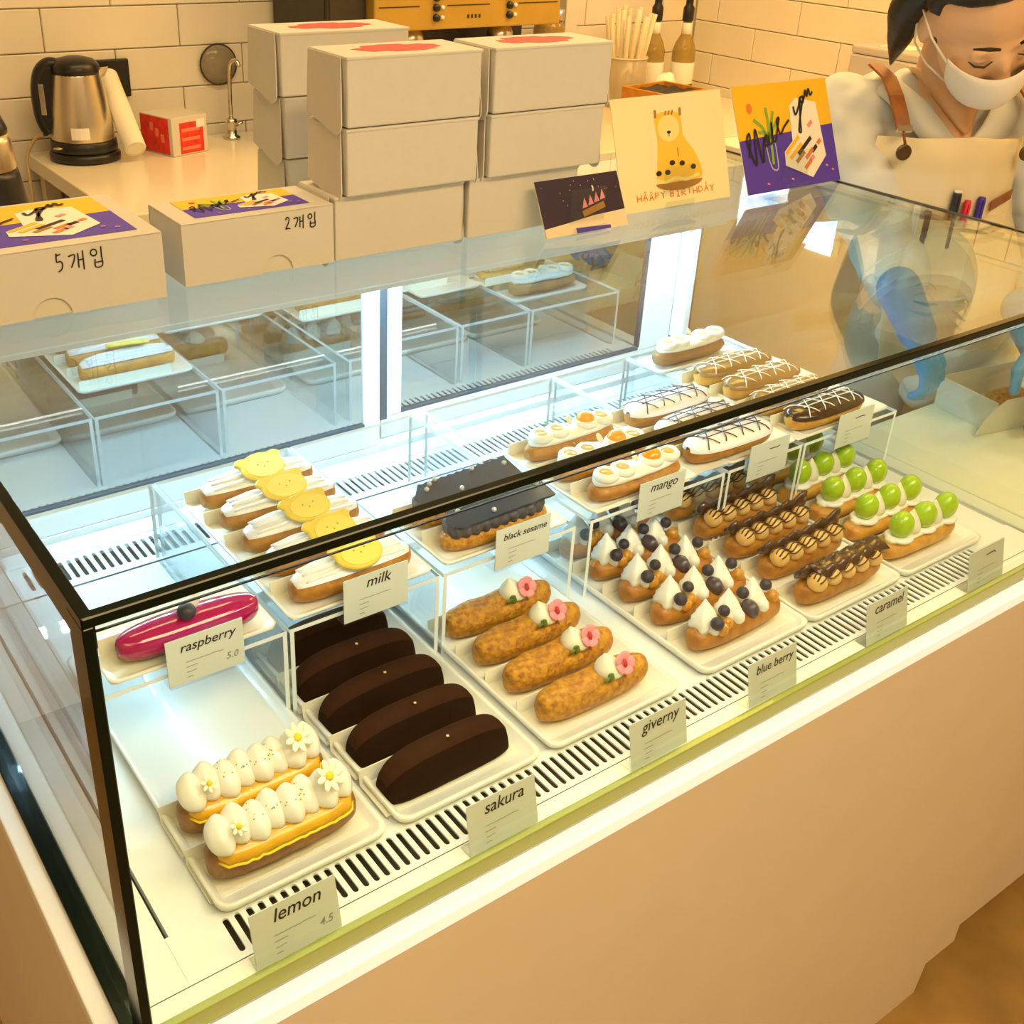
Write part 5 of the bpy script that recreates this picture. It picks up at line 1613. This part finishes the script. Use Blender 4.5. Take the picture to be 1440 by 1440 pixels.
shirt = remesh(obj('shirt', s, 'shirt', person), 0.006, 4)
tx = bpy.data.textures.new('cloth_folds', 'CLOUDS')
tx.noise_scale = 0.055
tx.noise_depth = 1
dm = shirt.modifiers.new('folds', 'DISPLACE')
dm.texture = tx
dm.strength = 0.022
dm.mid_level = 0.5
# skin of the open neck and the two collar bands of the V neck
vn = MB()
vrow = []
for i in range(9):
    t_ = i / 8
    z = 1.312 - 0.082 * t_
    hwid = 0.062 * (1 - t_) ** 0.9 + 0.002
    yy = -0.046 - 0.050 * t_ ** 0.8
    vrow.append([LW(hwid * k / 4, yy - 0.012 * (1 - (k / 4) ** 2) * (1 - t_) + 0.030 * (abs(k) / 4) ** 2 * (1 - t_), z) for k in range(-4, 5)])
back_ = [[p + LW(0, 0.02, 0) for p in r] for r in vrow]
vn.loft([r + list(reversed(b)) for r, b in zip(vrow, back_)], 0, True, True)
obj('open_neck', vn, 'skin', person)
for sx in (-1, 1):
    pts = [LW(sx * 0.072, 0.055, 1.300), LW(sx * 0.082, 0.0, 1.298), LW(sx * 0.072, -0.040, 1.286), LW(sx * 0.054, -0.070, 1.268), LW(sx * 0.030, -0.090, 1.240), LW(sx * 0.002, -0.102, 1.208)]
    rings = []
    for i, p in enumerate(pts):
        a = pts[min(i + 1, 5)] - pts[max(i - 1, 0)]
        a.normalize()
        out = LW(sx, -0.6, 0.35).normalized()
        b = a.cross(out).normalized()
        rings.append([p + out * 0.004, p + b * 0.004 - out * 0.002, p - out * 0.006 + LW(sx * 0.036, 0.004, -0.020), p + out * 0.004 + LW(sx * 0.038, 0.001, -0.018)])
    obj('collar', MB().loft(rings, 0, True, True), 'shirt', shirt)
# apron bib and skirt
av = []
for i in range(15):
    t_ = i / 14
    z = 1.230 - 0.62 * t_
    hwid = 0.122 + 0.020 * t_
    y0 = -0.118 + 0.015 * t_ if t_ < 0.4 else -0.112 + 0.03 * (t_ - 0.4)
    y0 += 0.55 * max(0, 0.96 - z)
    av.append([LW(hwid * k / 7 + 0.50 * max(0, 1.12 - z), y0 + 0.055 * (abs(k) / 7) ** 2.2 + 0.003 * math.sin(k * 1.9 + t_ * 9), z - 0.010 * (abs(k) / 7) * (1 if i == 0 else 0)) for k in range(-7, 8)])
ab = [[p + LW(0, 0.003, 0) for p in r] for r in av]
apron = obj('apron', MB().loft([r + list(reversed(b)) for r, b in zip(av, ab)], 0, True, True), 'apron', person)
pk = MB()
pk.loft([[LW(x, -0.131 + 0.055 * (abs(x) / 0.13) ** 2.2 + dy, z) for x, dy in ((-0.085, 0), (-0.03, -0.002), (0.03, -0.002), (0.095, 0.0), (0.095, 0.016), (0.03, 0.001), (-0.03, 0.001), (-0.085, 0.016))] for z in (1.108, 0.98)], 0, False, True)
obj('pocket', pk, 'apron', apron)
obj('leather_patch', MB().loft([[LW(x, -0.1235 + 0.055 * (abs(x) / 0.13) ** 2.2 + dy, z + (x - 0.08) * 0.25) for x, dy in ((0.060, 0), (0.108, 0), (0.108, 0.003), (0.060, 0.003))] for z in (1.138, 1.123)], 0, False, True), 'leather', apron)
Rf = Matrix.Rotation(th, 3, 'Z') @ Matrix.Rotation(math.radians(90), 3, 'X')
for sx in (-1, 1):
    bp = LW(sx * 0.100, -0.106, 1.205)
    bt = obj('button', MB().lathe([(0.001, 0.0), (0.0118, 0.0), (0.0118, 0.003), (0.0100, 0.0045), (0.0072, 0.0030), (0.001, 0.0034)], 20, bp, 0, Rf), 'brass', apron)
    obj('strap_cord', MB().tube([bp + LW(0, -0.002, 0.010), LW(sx * 0.104, -0.103, 1.232)], 0.0022, 8), 'leather', bt)
    sp = [LW(sx * 0.104, -0.103, 1.234), LW(sx * 0.108, -0.091, 1.256), LW(sx * 0.110, -0.070, 1.279), LW(sx * 0.108, -0.034, 1.300), LW(sx * 0.105, 0.02, 1.310)]
    rings = []
    for p in sp:
        o1 = LW(0.011, 0, 0)
        nn = LW(0, -0.0022, 0.0015)
        rings.append([p - o1 - nn, p + o1 - nn, p + o1 + nn, p - o1 + nn])
    stp = obj('strap', MB().loft(rings, 0, False, True), 'leather', apron)
    obj('strap_clip', MB().loft([[q + (q - sp[0]) * 0.1 + LW(0, -0.001, 0) for q in rings[0]], [q + LW(0, 0.003, 0.008) + LW(0, -0.002, 0) for q in rings[0]]], 0, False, True), 'steel', stp)
# trousers and shoes
tr = MB()
for sx in (-1, 1):
    limb(tr, [LW(0.13 + sx * 0.055, 0.10, 0.86), LW(0.13 + sx * 0.085, 0.16, 0.48), LW(0.13 + sx * 0.090, 0.20, 0.12)], [0.080, 0.070, 0.060])
remesh(obj('trousers', tr, 'trouser', person), 0.012, 2)
for sx in (-1, 1):
    obj('shoe', MB().ell(LW(0.13 + sx * 0.092, 0.135, 0.035), (0.045, 0.130, 0.0345), 16, 10, 0, Matrix.Rotation(th, 3, 'Z')), 'black_plastic', person)


# gloves: palm, four fingers of different length and a thumb, closing towards the box
def hand(wrist, palm_dir, up, side, name):
    g = MB()
    d = palm_dir.normalized()
    sd = side.normalized()
    dn = -up.normalized()
    w_ = wrist
    limb(g, [w_ - d * 0.055, w_, w_ + d * 0.02], [0.032, 0.029, 0.028])
    pc = w_ + d * 0.045
    for k in (-1, 0, 1):
        limb(g, [w_ + sd * 0.012 * k, pc + sd * 0.020 * k, w_ + d * 0.082 + sd * 0.025 * k], [0.016, 0.015, 0.012])
    for k, ln in zip((-1.5, -0.5, 0.5, 1.5), (0.060, 0.074, 0.078, 0.068)):
        b0 = w_ + d * 0.080 + sd * 0.0185 * k
        b1 = b0 + (d * 0.82 + dn * 0.45 + sd * 0.10 * k).normalized() * ln * 0.46
        b2 = b1 + (d * 0.45 + dn * 0.90 + sd * 0.04 * k).normalized() * ln * 0.32
        b3 = b2 + (d * 0.05 + dn * 1.0).normalized() * ln * 0.24
        limb(g, [b0, b1, b2, b3], [0.0098, 0.0092, 0.0084, 0.0074], 10)
    t0 = w_ + d * 0.022 + sd * 0.026
    t1 = t0 + (d * 0.55 + sd * 0.8 + dn * 0.35).normalized() * 0.036
    t2 = t1 + (d * 0.85 + sd * 0.15 + dn * 0.55).normalized() * 0.030
    limb(g, [t0, t1, t2], [0.013, 0.0105, 0.0085], 10)
    return remesh(obj(name, g, 'glove', person), 0.0032, 3)


hand(WR, Vector((0.30, -0.45, -0.85)), Vector((-0.2, -0.80, 0.45)), Vector((1, 0.25, 0.0)), 'glove')
hand(WL, Vector((-0.10, -0.55, -0.55)), Vector((0, -0.55, 0.75)), Vector((-1, 0.15, 0.1)), 'glove')

# mask
mrows = []
for i in range(11):
    v = i / 10                                  # 0 chin, 1 nose bridge
    z = -0.108 + 0.098 * v
    row = []
    for k in range(-8, 9):
        u = k / 8
        ang = u * 1.25
        rad = 0.079 + 0.014 * math.sin(math.pi * min(1, v * 0.95 + 0.05)) * (1 - abs(u)) - 0.020 * (1 - v) ** 2
        x = rad * 0.90 * math.sin(ang)
        y = -0.030 - rad * math.cos(ang) * 1.03 + 0.010 * (1 - v) ** 3
        zz = z + (-0.026 * (1 - abs(u)) ** 0 + 0.026) + 0.020 * (abs(u) ** 2) * (1 - v) * 1.6 + 0.010 * abs(u) ** 1.5 * v
        row.append(HW(x, y, zz + 0.003 * math.sin(v * 18) * 0.15))
    mrows.append(row)
mb_ = [[HC + (p - HC) * 0.985 for p in r] for r in mrows]
mask = obj('face_mask', MB().loft([r + list(reversed(b)) for r, b in zip(mrows, mb_)], 0, True, True), 'mask', person)
for sx, idx in ((-1, 0), (1, -1)):
    for row, zt in ((1, -0.040), (9, 0.030)):
        p0 = mrows[row][idx]
        obj('ear_loop', MB().tube([p0, (p0 + HW(sx * 0.080, 0.012, zt)) * 0.5 + HW(sx * 0.006, 0, 0) - HC, HW(sx * 0.081, 0.018, zt), HW(sx * 0.080, 0.028, 0.0)], 0.0017, 8), 'mask', mask)
# brows and lowered lashes
for sx in (-1, 1):
    obj('eyebrow', MB().tube([HW(sx * 0.014, -0.0905, 0.034), HW(sx * 0.030, -0.0890, 0.040), HW(sx * 0.048, -0.0780, 0.036)], [0.0020, 0.0030, 0.0012], 8), 'hair', person)
    obj('eyelash', MB().tube([HW(sx * 0.018, -0.0885, 0.009), HW(sx * 0.030, -0.0905, 0.004), HW(sx * 0.042, -0.0860, 0.006), HW(sx * 0.049, -0.0780, 0.011)], [0.0008, 0.0016, 0.0016, 0.0006], 8), 'hair', person)
# hair: cap pulled back plus the side lock falling to her right
hb = MB()
hv = []
nu, nv = 72, 44
for i in range(nv + 1):
    thh = math.pi * 0.78 * i / nv
    for j in range(nu):
        ph = 2 * math.pi * j / nu
        d = Vector((math.sin(thh) * math.cos(ph), math.sin(thh) * math.sin(ph), math.cos(thh)))
        face = max(0.0, -d.y - 0.32) * 1.6
        lim = 0.30 + 0.35 * max(0, 1 - (d.x / 0.7) ** 2)
        f1 = min(1.0, max(0.0, (-d.y - 0.20) / 0.20)) * min(1.0, max(0.0, (0.66 - 0.30 * d.x * d.x - d.z) / 0.10))
        f2 = min(1.0, max(0.0, (abs(d.x) - 0.62) / 0.15)) * min(1.0, max(0.0, (0.12 - d.z) / 0.12)) * min(1.0, max(0.0, (0.20 - d.y) / 0.12))
        k = (1 - 0.24 * max(f1, f2)) * (1 + 0.006 * math.sin(ph * 18))
        hv.append(HW(d.x * 0.084 * k, 0.014 + d.y * 0.104 * k, 0.034 + d.z * 0.102 * k))
hb.add(hv, [(i * nu + j, (i + 1) * nu + j, (i + 1) * nu + (j + 1) % nu, i * nu + (j + 1) % nu) for i in range(nv) for j in range(nu)], 0, True)
hair = obj('hair', hb, 'hair', person)
tipw = Vector((1.446, 0.556, 1.312)) - PO
l0, l1 = HW(-0.050, 0.030, 0.075), HW(-0.083, 0.050, 0.010)
lk = smooth_path([l0, l1.lerp(tipw, 0.02), l1.lerp(tipw, 0.45), l1.lerp(tipw, 0.80), tipw], 4)
obj('hair_lock', MB().tube(lk, [0.024, 0.027, 0.028, 0.028, 0.027, 0.026, 0.024, 0.022, 0.020, 0.018, 0.015, 0.012, 0.009, 0.0065, 0.0045, 0.003, 0.0015][:len(lk)], 14), 'hair', hair)

# pens in the pocket
for x, top, c, r, cap, lb in ((-0.062, 1.128, 'pen_white', 0.0055, None, 'white pen in the apron pocket'), (-0.046, 1.120, 'pen_black', 0.006, None, 'short black pen in the apron pocket'),
                              (-0.008, 1.150, 'pen_black', 0.0065, 'pen_white', 'tall black pen with a white tip in the apron pocket'),
                              (0.012, 1.138, 'pen_red', 0.0055, None, 'red pen in the apron pocket'), (0.036, 1.142, 'pen_blue', 0.006, None, 'blue pen in the apron pocket')):
    yb = -0.1255 + 0.055 * (abs(x) / 0.13) ** 2.2
    t = tag(empty('pen', PO + LW(x, yb, 1.06)), lb, 'pen', 'pens in the apron pocket')
    hgt = top - 1.06
    obj('barrel', MB().lathe([(r * 0.5, 0.0), (r, 0.006), (r, hgt - 0.004), (r * 0.85, hgt)], 12), c, t)
    obj('clip', MB().box(-0.0016, 0.0016, -r - 0.0022, -r - 0.0006, hgt - 0.040, hgt - 0.004), c, t, (0, 0, 0), (0, 0, th))
    if cap:
        obj('tip', MB().lathe([(r * 0.9, hgt), (r * 0.9, hgt + 0.003), (r * 0.5, hgt + 0.0035)], 12), cap, t)
